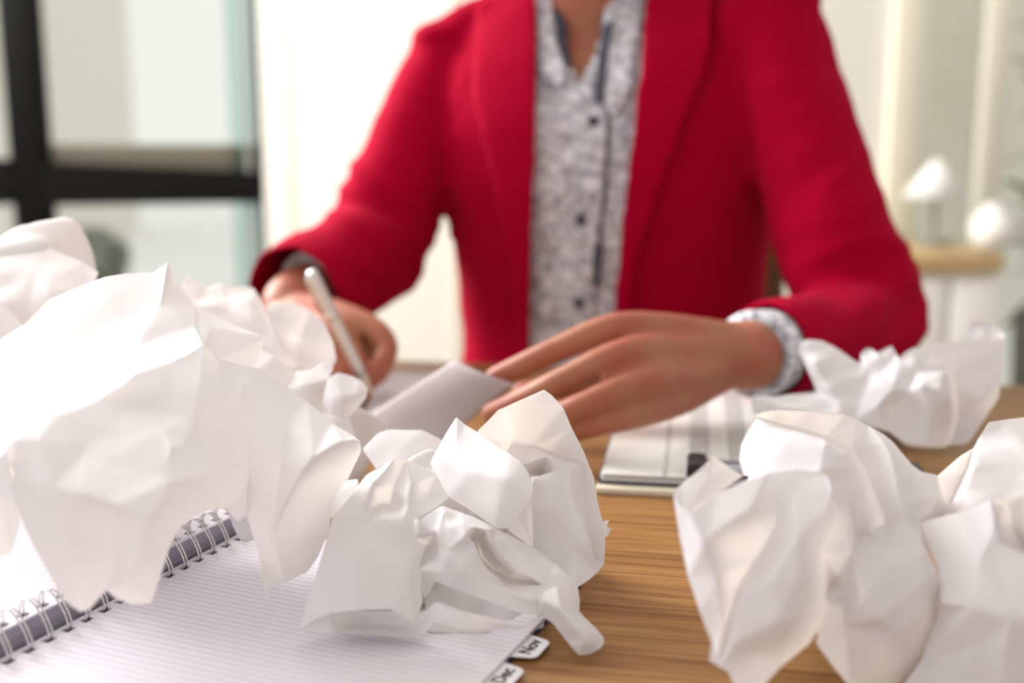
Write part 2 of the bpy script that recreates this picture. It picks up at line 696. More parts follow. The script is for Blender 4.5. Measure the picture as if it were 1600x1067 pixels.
link('stem', mu_.mesh('stem'), M['wood_chair'], shrub, False)

# ------------------------------------------------------------------ desk
YAW = R(-11.5)
dc = on(640, 562, DZ)
ax = Vector((math.cos(YAW), math.sin(YAW), 0))
ay = Vector((-math.sin(YAW), math.cos(YAW), 0))
DW, DD = 1.9, 0.98
org = dc + ax * 0.25 - ay * (DD / 2)
desk = empty('desk', (org.x, org.y, 0), YAW)
tag(desk, 'oak-toned wooden desk with horizontal grain under all the papers', 'desk')
box('desk_top', (0, 0, DZ - 0.016), (DW, DD, 0.032), M['wood'], desk, 0.004)
for sx in (-1, 1):
    for sy in (-1, 1):
        box('leg', (sx * (DW / 2 - 0.06), sy * (DD / 2 - 0.06), (DZ - 0.032) / 2), (0.06, 0.06, DZ - 0.032), M['white_paint'], desk, 0.004)
box('apron', (0, DD / 2 - 0.05, DZ - 0.075), (DW - 0.18, 0.02, 0.08), M['white_paint'], desk, 0.003)

# ------------------------------------------------------------------ spiral notebook
PZ = DZ + 0.0045
h0 = on(12.6, 1033.4, PZ)
h14 = on(372.6, 841.9, PZ)
sdir = (h14 - h0).normalized()
PITCHW = (h14 - h0).length / 14
nrz = math.atan2(sdir.y, sdir.x) - math.pi / 2
rdir = Vector((sdir.y, -sdir.x, 0))
HIN = 0.0052                 # hole centre from the page edge
nb = empty('spiral_notebook', (h0.x - rdir.x * (HIN + 0.003), h0.y - rdir.y * (HIN + 0.003), DZ), nrz)
tag(nb, 'open spiral notebook with ruled pages and index tabs lying on the desk', 'notebook')
Y0, Y1 = -6.5 * PITCHW, 15.6 * PITCHW
PW = 0.2245
LT = 0.0150                 # left stack height
RX = 0.003                   # right page starts here


def holed_page(name, sgn, xa, wdt, z, thick, material, y0, y1):
    """sheet with a row of square punched holes; sgn +1 right page, -1 left page"""
    hw, hl = 0.0025, 0.0032
    xs = [xa, xa + HIN - hw, xa + HIN + hw, xa + wdt]
    ys, holes = [y0], []
    k = math.ceil(y0 / PITCHW + 0.3)
    while k * PITCHW < y1 - 0.004:
        ys += [k * PITCHW - hl, k * PITCHW + hl]
        holes.append(len(ys) - 2)
        k += 1
    ys.append(y1)
    bm = bmesh.new()
    g = [[bm.verts.new((sgn * x, y, 0)) for x in xs] for y in ys]
    for j in range(len(ys) - 1):
        for i in range(3):
            if i == 1 and j in holes:
                continue
            bm.faces.new((g[j][i], g[j][i + 1], g[j + 1][i + 1], g[j + 1][i]))
    r = bmesh.ops.extrude_face_region(bm, geom=bm.faces[:])
    for v in r['geom']:
        if isinstance(v, bmesh.types.BMVert):
            v.co.z -= thick
    bmesh.ops.translate(bm, vec=(0, 0, z), verts=bm.verts)
    return link(name, from_bm(name, bm), material, nb, False)


holed_page('right_page', 1, RX, PW, 0.0046, 0.0012, M['ruled'], Y0, Y1)
holed_page('left_page', -1, RX, PW, LT, 0.0012, M['ruled'], Y0, Y1)
for sgn, nm, z1 in ((-1, 'left_page_stack', LT - 0.0013), (1, 'right_page_stack', 0.0033)):
    z0 = 0.0012
    for xa, xb in ((RX + 0.0003, RX + HIN - 0.0026), (RX + HIN + 0.0026, RX + PW - 0.0006)):
        box(nm, (sgn * (xa + xb) / 2, (Y0 + Y1) / 2, (z0 + z1) / 2), (xb - xa, Y1 - Y0 - 0.001, z1 - z0), M['page_edge'], nb, 0)
box('cover', (RX + PW / 2 + 0.0, (Y0 + Y1) / 2, 0.0006), (PW + 0.002, Y1 - Y0 + 0.002, 0.0011), M['navy'], nb, 0)
box('cover', (-RX - PW / 2, (Y0 + Y1) / 2, 0.0006), (PW + 0.002, Y1 - Y0 + 0.002, 0.0011), M['navy'], nb, 0)


def ring_mesh():
    mu = Multi()
    a = Vector((RX + HIN, 0, 0.0030))
    b = Vector((-RX - HIN, 0, LT - 0.0010))
    pts = [a, a + Vector((0.0012, 0, 0.006)), Vector((0.0060, 0, 0.0165)), Vector((0.0005, 0, 0.0235)),
           Vector((-0.0060, 0, 0.0240)), Vector((-0.0088, 0, 0.0190)), b]
    for dy in (-0.00125, 0.00125):
        P, Q = spline([p + Vector((0, dy, 0)) for p in pts], [0.00060] * len(pts), 4)
        mu.add(tube(P, Q, 8, Vector((0, 1, 0))))
    return mu.mesh('ring')


rm = ring_mesh()
rm.materials.append(M['chrome'])
for k in range(-6, 16):
    o = link('wire_ring', rm, None, nb, False)
    o.location = (0, k * PITCHW, 0)


def tab(y, text):
    """index tab sticking out of the right page edge, its word printed on it"""
    Wt, Lt = 0.0125, 0.0235
    bm = bmesh.new()
    x0 = RX + PW
    pts = [(x0 - 0.012, y - Lt / 2 - 0.002), (x0, y - Lt / 2 - 0.0015), (x0 + Wt - 0.003, y - Lt / 2 + 0.001), (x0 + Wt - 0.0008, y - Lt / 2 + 0.0025), (x0 + Wt, y - Lt / 2 + 0.005),
           (x0 + Wt, y + Lt / 2 - 0.005), (x0 + Wt - 0.0008, y + Lt / 2 - 0.0025), (x0 + Wt - 0.003, y + Lt / 2 - 0.001), (x0, y + Lt / 2 + 0.0015), (x0 - 0.012, y + Lt / 2 + 0.002)]
    f = bm.faces.new([bm.verts.new((px, py, 0)) for px, py in pts])
    r = bmesh.ops.extrude_face_region(bm, geom=[f])
    for v in r['geom']:
        if isinstance(v, bmesh.types.BMVert):
            v.co.z -= 0.0005
    bmesh.ops.translate(bm, vec=(0, 0, 0.0029), verts=bm.verts)
    t = link('index_tab', from_bm('index_tab', bm), M['sheet'], nb, False)
    cu = bpy.data.curves.new('tab_word', 'FONT')
    cu.body = text
    cu.size = 0.0095
    cu.align_x = 'CENTER'
    cu.align_y = 'CENTER'
    cu.extrude = 0.00006
    cu.offset = 0.00022
    o = bpy.data.objects.new('tmp', cu)
    COL.objects.link(o)
    me = bpy.data.meshes.new_from_object(o.evaluated_get(bpy.context.evaluated_depsgraph_get()))
    bpy.data.objects.remove(o)
    me.transform(Matrix.Translation((x0 + 0.0055, y, 0.00302)) @ Matrix.Rotation(R(90), 4, 'Z'))
    me.name = 'tab_word'
    me.materials.clear()
    link('tab_word', me, M['rubber'], t, False)


TP = 0.0335
tp0 = on(832, 1011, DZ + 0.003) - Vector((nb.location.x, nb.location.y, 0))
ty = tp0.x * sdir.x + tp0.y * sdir.y
for k, word in ((-1, 'Dec'), (0, 'Nov')):
    tab(ty + k * TP, word)

# ------------------------------------------------------------------ clipboard with printed sheets
cb0 = on(930, 772, DZ)
CYAW = R(-9.2)
clip = empty('clipboard', (cb0.x, cb0.y, DZ), CYAW)
tag(clip, 'clipboard holding a stack of printed table sheets under the hand', 'clipboard')
CW, CL = 0.228, 0.32
box('board', (CW / 2, CL / 2, 0.0026), (CW, CL, 0.0050), M['cream'], clip, 0.0015)
box('dark_layer', (0.108, 0.159, 0.0066), (0.214, 0.300, 0.0028), M['navy'], clip, 0.0005)  # thin dark layer between board and sheets
random.seed(3)
for k in range(5):
    zz = 0.0082 + k * 0.0011
    o = box('sheet', (0, 0, 0), (0.212, 0.297, 0.0007), M['printed'] if k == 4 else M['sheet'], clip, 0)
    me = o.data
    me.transform(Matrix.Translation((0.106, 0.1485, 0)))
    o.location = (0.004 + random.uniform(-.0015, .0015), 0.009 + random.uniform(-.0015, .0015), zz)
    o.rotation_euler.z = random.uniform(-0.006, 0.006)
cl = box('clip_plate', (0.145, 0.020, 0.0185), (0.150, 0.030, 0.0022), M['steel'], clip, 0.001)
P_, Q_ = spline([(0.078, 0.004, 0.0205), (0.145, 0.004, 0.0215), (0.212, 0.004, 0.0205)], [0.0042] * 3, 4)
mu = Multi(); mu.add(tube(P_, Q_, 12))
link('clip_lever', mu.mesh('clip_lever'), M['steel'], clip, False)
for sx in (0.071, 0.219):
    box('clip_end', (sx, 0.014, 0.0200), (0.014, 0.030, 0.0125), M['rubber'], clip, 0.003)

# ------------------------------------------------------------------ loose papers under the writing hand
def sheet_obj(name, corners, thick, m, label, cat, nu=14, nv=14, bend=0.0, group=None, zmin=None):
    a, b, c, d = corners
    vs, fs = [], []
    nrm = (b - a).cross(d - a).normalized()
    for j in range(nv + 1):
        for i in range(nu + 1):
            s, t = i / nu, j / nv
            p = a * (1 - s) * (1 - t) + b * s * (1 - t) + c * s * t + d * (1 - s) * t
            p = p + nrm * (bend * 4 * s * (1 - s))
            vs.append(p)
    for j in range(nv):
        for i in range(nu):
            k = j * (nu + 1) + i
            fs.append((k, k + 1, k + nu + 2, k + nu + 1))
    me = mesh_from(name, vs, fs)
    o = link(name, me, m)
    sol = o.modifiers.new('solid', 'SOLIDIFY')
    sol.thickness = thick
    sol.offset = 0
    if label:
        tag(o, label, cat, group)
    return o


pz = DZ + 0.001
sheet_obj('paper_sheet', [on(548, 690, pz), on(700, 745, pz), on(735, 585, pz), on(600, 582, pz)], 0.0006, M['sheet'],
          'flat white sheet on the desk under the pen tip, being written on', 'paper', bend=0.0)
# lifted, folded sheet held by the left hand
lift = sheet_obj('held_paper', [at(543, 670, 0.962), at(692, 691, 0.915), at(807, 601, 0.880), at(712, 562, 0.915)], 0.0006, M['shaded_sheet'],
                 'folded white paper, shade painted into its colour, held up between the fingers of the hand with the printed cuff', 'paper', bend=0.006)

# ------------------------------------------------------------------ crumpled papers
def fold_noise(p, planes):
    """piecewise linear height: flat facets that meet in sharp creases"""
    s = 0.0
    for n, o, a in planes:
        d = p.dot(n) * 1.0
        s += a * (abs(((d / o) % 2.0) - 1.0) - 0.5)
    return s


def make_planes(seed, amp, period, n=5):
    r = random.Random(seed)
    out = []
    for k in range(n):
        v = Vector((r.gauss(0, 1), r.gauss(0, 1), r.gauss(0, 1))).normalized()
        out.append((v, period * r.uniform(0.6, 1.6), amp * r.uniform(0.5, 1.0)))
    return out


def layer(outline, creases, levels=3, smooth=3, amp=0.0012, period=0.016, seed=1):
    """one sheet: outline and crease lines given as (px, py, depth); returns vertices, faces"""
    pts, edges = [], []
    index = {}

    def idx(p):
        key = (round(p[0], 1), round(p[1], 1))
        if key not in index:
            index[key] = len(pts)
            pts.append(p)
        return index[key]

    loop = [idx(p) for p in outline]
    for a, b in zip(loop, loop[1:] + loop[:1]):
        if a != b:
            edges.append((a, b))
    for c in creases:
        ids = [idx(p) for p in c]
        edges += [(a, b) for a, b in zip(ids, ids[1:]) if a != b]
    v2 = [Vector((p[0], p[1])) for p in pts]
    rv, re, rf, ov, oe, of = geometry.delaunay_2d_cdt(v2, edges, [loop], 1, 0.01)
    depth = []
    for k, v in enumerate(rv):
        if ov[k]:
            depth.append(sum(pts[j][2] for j in ov[k]) / len(ov[k]))
        else:
            depth.append(min(pts, key=lambda q: (q[0] - v.x) ** 2 + (q[1] - v.y) ** 2)[2])
    V = [at(v.x, v.y, d) for v, d in zip(rv, depth)]
    Fc = []
    for f in rf:
        f = list(f)
        for k in range(1, len(f) - 1):
            Fc.append((f[0], f[k], f[k + 1]))
    for _ in range(levels):
        mid = {}
        nF = []

        def m(a, b):
            key = (a, b) if a < b else (b, a)
            if key not in mid:
                mid[key] = len(V)
                V.append((V[a] + V[b]) * 0.5)
            return mid[key]
        for a, b, c in Fc:
            ab, bc, ca = m(a, b), m(b, c), m(c, a)
            nF += [(a, ab, ca), (ab, b, bc), (ca, bc, c), (ab, bc, ca)]
        Fc = nF
    cnt = {}
    nb_ = [set() for _ in V]
    for f in Fc:
        for a, b in ((f[0], f[1]), (f[1], f[2]), (f[2], f[0])):
            nb_[a].add(b); nb_[b].add(a)
            key = (min(a, b), max(a, b))
            cnt[key] = cnt.get(key, 0) + 1
    bnb = {}
    for (a, b), c in cnt.items():
        if c == 1:
            bnb.setdefault(a, []).append(b)
            bnb.setdefault(b, []).append(a)
    for it in range(smooth):
        W = list(V)
        for k, p in enumerate(V):
            q = bnb.get(k)
            if q:
                if len(q) == 2:
                    W[k] = p * 0.8 + (V[q[0]] + V[q[1]]) * 0.1
            elif nb_[k]:
                s = Vector((0, 0, 0))
                for j in nb_[k]:
                    s += V[j]
                W[k] = p * 0.5 + s * (0.5 / len(nb_[k]))
        V = W
    if amp > 0:
        pl = make_planes(seed, amp, period)
        W = []
        for k, p in enumerate(V):
            d = (p - Vector((0, 0, CAMZ))).normalized()
            e = 0.35 if k in bnb else 1.0
            W.append(p + (d + Vector((0, 0, -0.5))) * (fold_noise(p, pl) * e))
        V = W
    return V, Fc


def core(center, radii, seed, zmin):
    """the crumpled mass in the middle of a ball: icosphere folded along many planes"""
    r = random.Random(seed)
    bm = bmesh.new()
    bmesh.ops.create_icosphere(bm, subdivisions=5, radius=1.0)
    cuts = []
    for k in range(34):
        n = Vector((r.gauss(0, 1), r.gauss(0, 1), r.gauss(0, 1))).normalized()
        cuts.append((n, r.uniform(0.62, 0.95)))
    pl = make_planes(seed + 5, 0.13, 0.55, 6)
    for v in bm.verts:
        d = v.co.normalized()
        rad = 1.15
        for n, o in cuts:
            c = d.dot(n)
            if c > 0.05:
                rad = min(rad, o / c)
        v.co = d * (rad + fold_noise(d, pl))
    for _ in range(2):
        bmesh.ops.smooth_vert(bm, verts=bm.verts, factor=0.35, use_axis_x=True, use_axis_y=True, use_axis_z=True)
    V = []
    for v in bm.verts:
        p = Vector((v.co.x * radii[0], v.co.y * radii[1], v.co.z * radii[2])) + center
        p.z = max(p.z, zmin)
        V.append(p)
    Fc = [tuple(x.index for x in f.verts) for f in bm.faces]
    bm.free()
    return V, Fc


def crumple(layers, cores, label, seed, zmin=DZ + 0.001, amp=0.0011, levels=3, smooth=2, group='crumpled papers on the desk'):
    mu = Multi()
    for i, (o, c) in enumerate(layers):
        V, Fc = layer(o, c, levels, smooth, amp, 0.016, seed + i)
        for p in V:
            p.z = max(p.z, zmin)
        mu.add((V, Fc))
    for i, (c, r, z) in enumerate(cores):
        mu.add(core(c, r, seed + 50 + i, z))
    me = mu.mesh('crumpled_paper')
    o = link('crumpled_paper', me, M['paper'])
    tag(o, label, 'paper ball', group)
    return o


NZ = DZ + 0.006      # on top of the notebook's right page

# centre ball (lies half on the notebook page, half on the wood)
crumple([
    # back leaf seen between the panels
    ([(566, 702, .70), (590, 677, .705), (607, 671, .71), (660, 672, .71), (692, 688, .705), (700, 730, .68), (690, 770, .66), (640, 760, .66), (590, 735, .68)],
     [[(607, 671, .71), (622, 705, .685), (640, 760, .66)]]),
    ([(530, 752, .66), (560, 748, .66), (560, 800, .63), (508, 812, .62), (516, 775, .64)], []),
    # tall leaf on the right
    ([(778, 641, .640), (790, 636, .642), (815, 624, .642), (850, 608, .640), (863, 618, .640), (880, 637, .639), (893, 668, .638), (912, 705, .635),
      (928, 745, .628), (935, 790, .618), (942, 815, .610), (946, 850, .602), (944, 880, .597), (935, 893, .590), (922, 905, .583), (902, 918, .575),
      (860, 905, .590), (832, 870, .600), (806, 820, .615), (775, 740, .640), (745, 674, .645), (765, 655, .642)],
     [[(778, 641, .640), (788, 690, .655), (800, 692, .668), (830, 698, .668), (860, 708, .664), (912, 722, .636)],
      [(893, 727, .622), (895, 780, .606), (920, 850, .590), (935, 893, .590)],
      [(832, 748, .615), (828, 800, .604), (832, 870, .600)],
      [(817, 727, .630), (836, 720, .622), (857, 713, .622), (893, 727, .622)],
      [(817, 727, .630), (826, 744, .640), (845, 742, .640), (868, 735, .618), (893, 727, .622)],
      [(832, 748, .615), (845, 746, .618), (868, 735, .618)],
      [(868, 735, .618), (870, 800, .602), (895, 860, .592), (902, 918, .575)],
      [(912, 760, .628), (918, 820, .612), (930, 870, .603)]]),
    # small torn corner at the right rim
    ([(938, 815, .63), (952, 812, .63), (948, 822, .63), (956, 826, .628), (950, 836, .625), (942, 845, .62)], []),
    # middle panel facing up
    ([(713, 651, .645), (728, 664, .640), (745, 674, .632), (780, 700, .612), (800, 712, .603), (815, 723, .597), (826, 740, .590), (832, 758, .585), (831, 772, .582), (822, 790, .582),
      (796, 826, .582), (775, 825, .585), (740, 800, .598), (700, 775, .612), (672, 724, .640), (684, 700, .645), (698, 675, .647)],
     [[(713, 651, .645), (712, 690, .630), (735, 735, .605), (780, 790, .584)], [(690, 720, .628), (735, 735, .605), (790, 750, .588), (831, 772, .582)]]),
    ([(831, 770, .583), (833, 855, .592), (812, 842, .592), (792, 826, .583), (810, 808, .592), (822, 790, .583)], []),
    # left dome / bag-like panel
    ([(616, 717, .605), (600, 724, .606), (572, 742, .600), (548, 775, .590), (520, 808, .575), (508, 850, .560), (490, 910, .545), (476, 950, .541), (468, 983, .540), (490, 968, .537),
      (515, 957, .533), (560, 953, .530), (610, 952, .531), (640, 970, .534), (650, 973, .536), (660, 940, .545), (657, 895, .556), (652, 850, .566), (646, 812, .574), (676, 796, .592), (702, 778, .605), (682, 742, .618), (655, 726, .614), (636, 718, .608)],
     [[(563, 800, .568), (575, 818, .562), (600, 811, .560), (630, 806, .570), (646, 812, .574)],
      [(563, 800, .568), (575, 782, .580), (585, 755, .592), (616, 717, .605)],
      [(575, 782, .580), (592, 788, .600), (610, 788, .602), (600, 811, .560)],
      [(610, 788, .602), (616, 760, .598), (585, 755, .592)],
      [(655, 726, .614), (642, 760, .590), (638, 790, .580), (646, 812, .574)],
      [(630, 806, .570), (618, 850, .552), (640, 900, .540), (648, 960, .534)],
      [(575, 818, .562), (556, 870, .546), (540, 954, .532)],
      [(660, 745, .602), (668, 770, .603), (676, 796, .592)]]),
    # under-lip of the bag
    ([(468, 983, .541), (490, 969, .541), (515, 960, .542), (560, 956, .543), (610, 955, .544), (640, 962, .545), (668, 952, .548), (672, 970, .542), (664, 990, .538), (640, 995, .535), (590, 992, .534), (520, 988, .536)],
     [[(515, 960, .542), (560, 975, .552), (640, 980, .548)]]),
    # inner folds
    ([(640, 800, .60), (655, 812, .588), (690, 790, .605), (720, 800, .602), (745, 810, .592), (775, 825, .590), (800, 838, .592), (832, 855, .597), (870, 880, .592), (902, 905, .582), (903, 925, .570), (900, 945, .562),
      (880, 955, .556), (862, 962, .553), (840, 962, .550), (815, 958, .549), (780, 945, .549), (740, 930, .551), (700, 916, .556), (680, 908, .562), (672, 925, .565), (662, 935, .566), (655, 890, .572), (650, 840, .582)],
     [[(668, 850, .590), (682, 830, .578), (700, 822, .568), (722, 815, .564), (742, 822, .562), (765, 826, .570)],
      [(722, 815, .564), (728, 838, .556), (742, 850, .560)],
      [(742, 822, .562), (744, 840, .580), (752, 868, .588), (772, 890, .590), (795, 903, .588), (830, 908, .584)],
      [(758, 828, .566), (768, 850, .560), (785, 875, .558), (805, 893, .560), (825, 898, .568)],
      [(700, 822, .568), (702, 860, .560), (690, 893, .560), (680, 908, .562)],
      [(690, 893, .560), (720, 893, .553), (745, 900, .553), (790, 922, .551), (830, 936, .552), (845, 928, .556), (870, 915, .562)],
      [(742, 850, .560), (760, 890, .560), (790, 912, .565), (850, 915, .567)]]),
    ([(664, 905, .590), (700, 910, .588), (780, 935, .585), (850, 945, .580), (850, 985, .562), (760, 988, .550), (665, 988, .550)], []),
    # lower lip in front of the dark hollow
    ([(664, 988, .540), (668, 958, .536), (674, 944, .532), (684, 940, .529), (700, 946, .527), (720, 954, .527), (750, 962, .531), (780, 967, .537), (815, 973, .545), (842, 968, .550), (830, 980, .545), (800, 986, .538), (770, 982, .533), (735, 984, .529), (705, 980, .530), (680, 972, .533)],
     [[(684, 940, .529), (705, 965, .525), (750, 974, .527), (815, 977, .541)]]),
    # rolled tail
    ([(838, 934, .556), (850, 925, .552), (870, 915, .553), (893, 908, .562), (903, 918, .567), (906, 938, .563), (905, 955, .556), (915, 966, .550), (932, 982, .543), (943, 996, .538), (943, 1006, .535),
      (936, 1014, .532), (922, 1022, .530), (905, 1024, .530), (895, 1014, .532), (880, 995, .538), (864, 974, .545), (850, 965, .550), (838, 965, .553)],
     [[(850, 940, .545), (875, 950, .537), (895, 975, .531), (915, 1000, .527), (922, 1022, .530)], [(893, 908, .562), (890, 935, .552), (905, 962, .546), (932, 990, .536)]]),
], [(at(745, 880, .650) + Vector((0, 0, 0)), (.052, .040, .050), NZ), (at(620, 900, .605), (.036, .030, .038), NZ), (at(850, 850, .64), (.030, .028, .055), DZ + .001), (at(680, 815, .655), (.052, .028, .052), DZ + .001), (at(720, 930, .640), (.034, .030, .026), NZ)],
    'central white crumpled paper, half on the notebook page, its rolled tail on the wood', 11, DZ + 0.002, amp=0.0010)

# large paper draped over the notebook spine
crumple([
    # shaded front panel
    ([(8, 705, .505), (22, 688, .508), (40, 672, .512), (90, 648, .526), (150, 628, .540), (190, 603, .552), (212, 585, .560), (262, 568, .570), (300, 550, .577), (318, 538, .580), (335, 556, .577), (365, 600, .570), (380, 645, .565),
      (386, 700, .560), (392, 750, .556), (390, 800, .552), (372, 815, .550), (352, 793, .548), (330, 797, .543), (300, 808, .535), (283, 822, .528), (266, 850, .518), (250, 905, .506), (236, 942, .500), (205, 944, .494), (180, 934, .490),
      (166, 922, .488), (150, 940, .486), (140, 952, .486), (125, 956, .485), (100, 938, .485), (78, 900, .488), (50, 850, .492), (28, 800, .496), (16, 762, .500), (22, 740, .501)],
     [[(16, 762, .500), (45, 755, .494), (85, 765, .486), (130, 775, .481), (178, 788, .478), (225, 770, .487), (262, 755, .497), (330, 742, .520), (386, 730, .556)],
      [(318, 538, .580), (312, 600, .558), (303, 660, .540), (285, 700, .524), (262, 722, .510), (262, 755, .497)],
      [(245, 640, .546), (250, 670, .533), (268, 700, .518), (285, 700, .524)],
      [(75, 775, .487), (98, 820, .480), (112, 860, .478), (125, 956, .485)],
      [(262, 755, .497), (250, 790, .486), (232, 820, .478), (212, 870, .476), (200, 910, .482), (180, 934, .490)],
      [(178, 788, .478), (180, 840, .484), (175, 900, .490)],
      [(250, 790, .486), (300, 775, .512), (345, 768, .538)],
      [(22, 688, .508), (60, 690, .502), (85, 765, .486)],
      [(150, 628, .540), (140, 690, .515), (130, 775, .481)],
      [(335, 556, .577), (345, 640, .556), (340, 700, .540), (330, 742, .520)]]),
    # right lobe
    ([(325, 548, .590), (335, 555, .595), (360, 566, .604), (405, 575, .612), (440, 598, .612), (480, 628, .607), (520, 660, .600), (552, 680, .592), (563, 690, .586), (564, 706, .590), (545, 745, .596), (520, 780, .600), (514, 830, .592), (497, 870, .580), (480, 893, .573),
      (445, 910, .563), (424, 918, .558), (418, 938, .555), (411, 915, .555), (405, 870, .557), (396, 842, .557), (388, 812, .552), (384, 780, .553), (384, 730, .558), (380, 690, .564), (374, 630, .572)],
     [[(563, 690, .586), (552, 686, .580), (535, 690, .568), (512, 702, .558), (490, 716, .553), (475, 735, .551), (462, 757, .550), (440, 800, .549), (425, 842, .550), (396, 842, .557)],
      [(360, 566, .604), (385, 600, .592), (402, 700, .563), (406, 780, .551), (425, 842, .550)],
      [(440, 598, .612), (450, 660, .588), (440, 720, .566), (425, 842, .550)],
      [(480, 628, .607), (490, 716, .553)],
      [(545, 745, .596), (500, 780, .580), (470, 840, .572), (445, 910, .563)]]),
    # sunlit top sheet
    ([(-70, 760, .485), (-70, 560, .620), (0, 530, .630), (40, 505, .645), (75, 468, .665), (110, 453, .675), (165, 432, .685), (200, 426, .688), (240, 426, .688), (250, 418, .688), (262, 411, .686), (270, 425, .684), (276, 442, .680), (302, 474, .665), (303, 510, .640), (318, 540, .592),
      (262, 572, .576), (212, 588, .565), (190, 606, .556), (150, 631, .544), (90, 651, .530), (40, 675, .516), (8, 708, .509)],
     [[(262, 411, .686), (250, 480, .650), (215, 540, .604), (212, 588, .565)], [(110, 453, .675), (128, 530, .620), (105, 600, .570), (90, 651, .530)],
      [(-70, 640, .580), (0, 625, .572), (105, 600, .570)], [(200, 426, .688), (180, 500, .640), (128, 530, .620)]]),
    # flap
    ([(300, 478, .668), (325, 488, .668), (345, 496, .668), (412, 527, .658), (408, 552, .652), (395, 578, .642), (345, 560, .630), (318, 545, .610)],
     [[(330, 510, .650), (345, 560, .630)], [(300, 478, .668), (330, 510, .650), (412, 527, .658)]]),
    # pale turned-up side at the far left
    ([(-70, 690, .560), (-20, 692, .560), (12, 708, .548), (24, 770, .535), (32, 820, .532), (18, 868, .530), (-70, 885, .530)],
     [[(-20, 692, .560), (-5, 780, .540), (18, 868, .530)]]),
], [(at(120, 690, .66), (.060, .050, .050), DZ + .02), (at(300, 700, .66), (.048, .042, .050), DZ + .02), (at(425, 760, .635), (.032, .026, .042), NZ)],
    'largest crumpled paper, draped over the notebook wire spine, shaded front and brightly lit top', 31, DZ + 0.008, amp=0.0010, levels=4, smooth=4)

# far left paper
crumple([
    ([(-70, 388, .82), (0, 381, .82), (40, 377, .82), (62, 378, .82), (90, 394, .81), (130, 409, .80), (155, 426, .79), (140, 445, .775), (110, 458, .760), (78, 478, .745), (52, 520, .73), (36, 520, .73), (0, 474, .745), (-70, 470, .75)],
     [[(62, 378, .82), (56, 430, .775), (36, 520, .73)], [(130, 409, .80), (78, 440, .768), (78, 478, .745)], [(-70, 420, .79), (0, 430, .775), (56, 430, .775)]]),
    ([(-70, 470, .74), (0, 472, .735), (20, 490, .73), (40, 516, .72), (70, 560, .70), (60, 620, .68), (-70, 640, .67)],
     [[(0, 472, .735), (-10, 560, .70), (-70, 640, .67)], [(40, 516, .72), (20, 560, .71), (60, 620, .68)]]),
], [(at(20, 500, .83), (.080, .055, .075), DZ + .001)],
    'blurred white crumpled paper behind the largest one, in front of the window mullion', 41, amp=0.0014)

# paper behind the big one with a rounded grey leaf
crumple([
    ([(414, 480, .850), (432, 474, .856), (452, 472, .860), (480, 482, .862), (505, 503, .856), (521, 535, .848), (526, 562, .842), (518, 574, .838), (490, 577, .834), (466, 572, .830), (440, 540, .826), (424, 512, .836)],
     [[(414, 480, .850), (450, 520, .842), (490, 577, .834)], [(440, 540, .826), (470, 535, .846), (521, 535, .848)]]),
    ([(282, 440, .880), (292, 430, .882), (310, 442, .880), (326, 450, .882), (345, 440, .885), (358, 450, .880), (380, 446, .882), (397, 450, .880), (406, 465, .872), (416, 490, .856), (430, 520, .834), (452, 556, .822), (466, 573, .822), (440, 585, .815), (405, 570, .820), (380, 540, .826), (340, 508, .836), (300, 478, .850)],
     [[(326, 450, .882), (338, 475, .850), (352, 505, .838)], [(358, 450, .880), (366, 490, .846), (385, 520, .832)], [(397, 450, .880), (390, 490, .846), (410, 530, .826)], [(345, 440, .885), (350, 470, .862), (366, 490, .846)],
      [(410, 530, .826), (430, 556, .815), (440, 585, .815)], [(366, 490, .846), (390, 490, .846), (416, 490, .856)]]),
    ([(405, 545, .815), (430, 556, .805), (450, 575, .80), (470, 590, .80), (460, 640, .78), (420, 640, .78), (390, 590, .79)], [[(430, 556, .805), (425, 600, .79), (420, 640, .78)]]),
], [(at(395, 610, .890), (.060, .042, .056), DZ + .001)],
    'crumpled paper with a rounded grey leaf beside the writing hand', 51, amp=0.0016)

# small paper under the pen
crumple([
    ([(448, 590, .80), (462, 580, .805), (488, 577, .81), (500, 568, .812), (521, 562, .812), (520, 578, .805), (513, 590, .795), (505, 620, .785), (512, 660, .775), (500, 662, .775), (470, 640, .775), (445, 612, .785)],
     [[(448, 590, .80), (475, 602, .782), (512, 600, .790)], [(488, 577, .81), (475, 602, .782), (490, 650, .770)], [(475, 602, .782), (445, 612, .785)]]),
    ([(513, 590, .785), (528, 582, .79), (548, 586, .79), (564, 594, .785), (574, 606, .780), (573, 620, .776), (560, 637, .770), (545, 652, .765), (528, 664, .760), (508, 664, .765), (503, 630, .775)],
     [[(548, 586, .79), (535, 620, .765), (528, 664, .760)], [(513, 590, .785), (520, 625, .768), (516, 662, .762)], [(574, 606, .780), (552, 618, .768), (535, 620, .765)]]),
    ([(440, 640, .77), (500, 645, .765), (545, 650, .765), (560, 700, .745), (540, 760, .72), (470, 760, .72), (430, 700, .75)], [[(500, 645, .765), (505, 760, .72)]]),
], [(at(510, 690, .800), (.042, .028, .040), DZ + .001)],
    'small blurred crumpled paper just below the pen grip', 61, amp=0.0016)

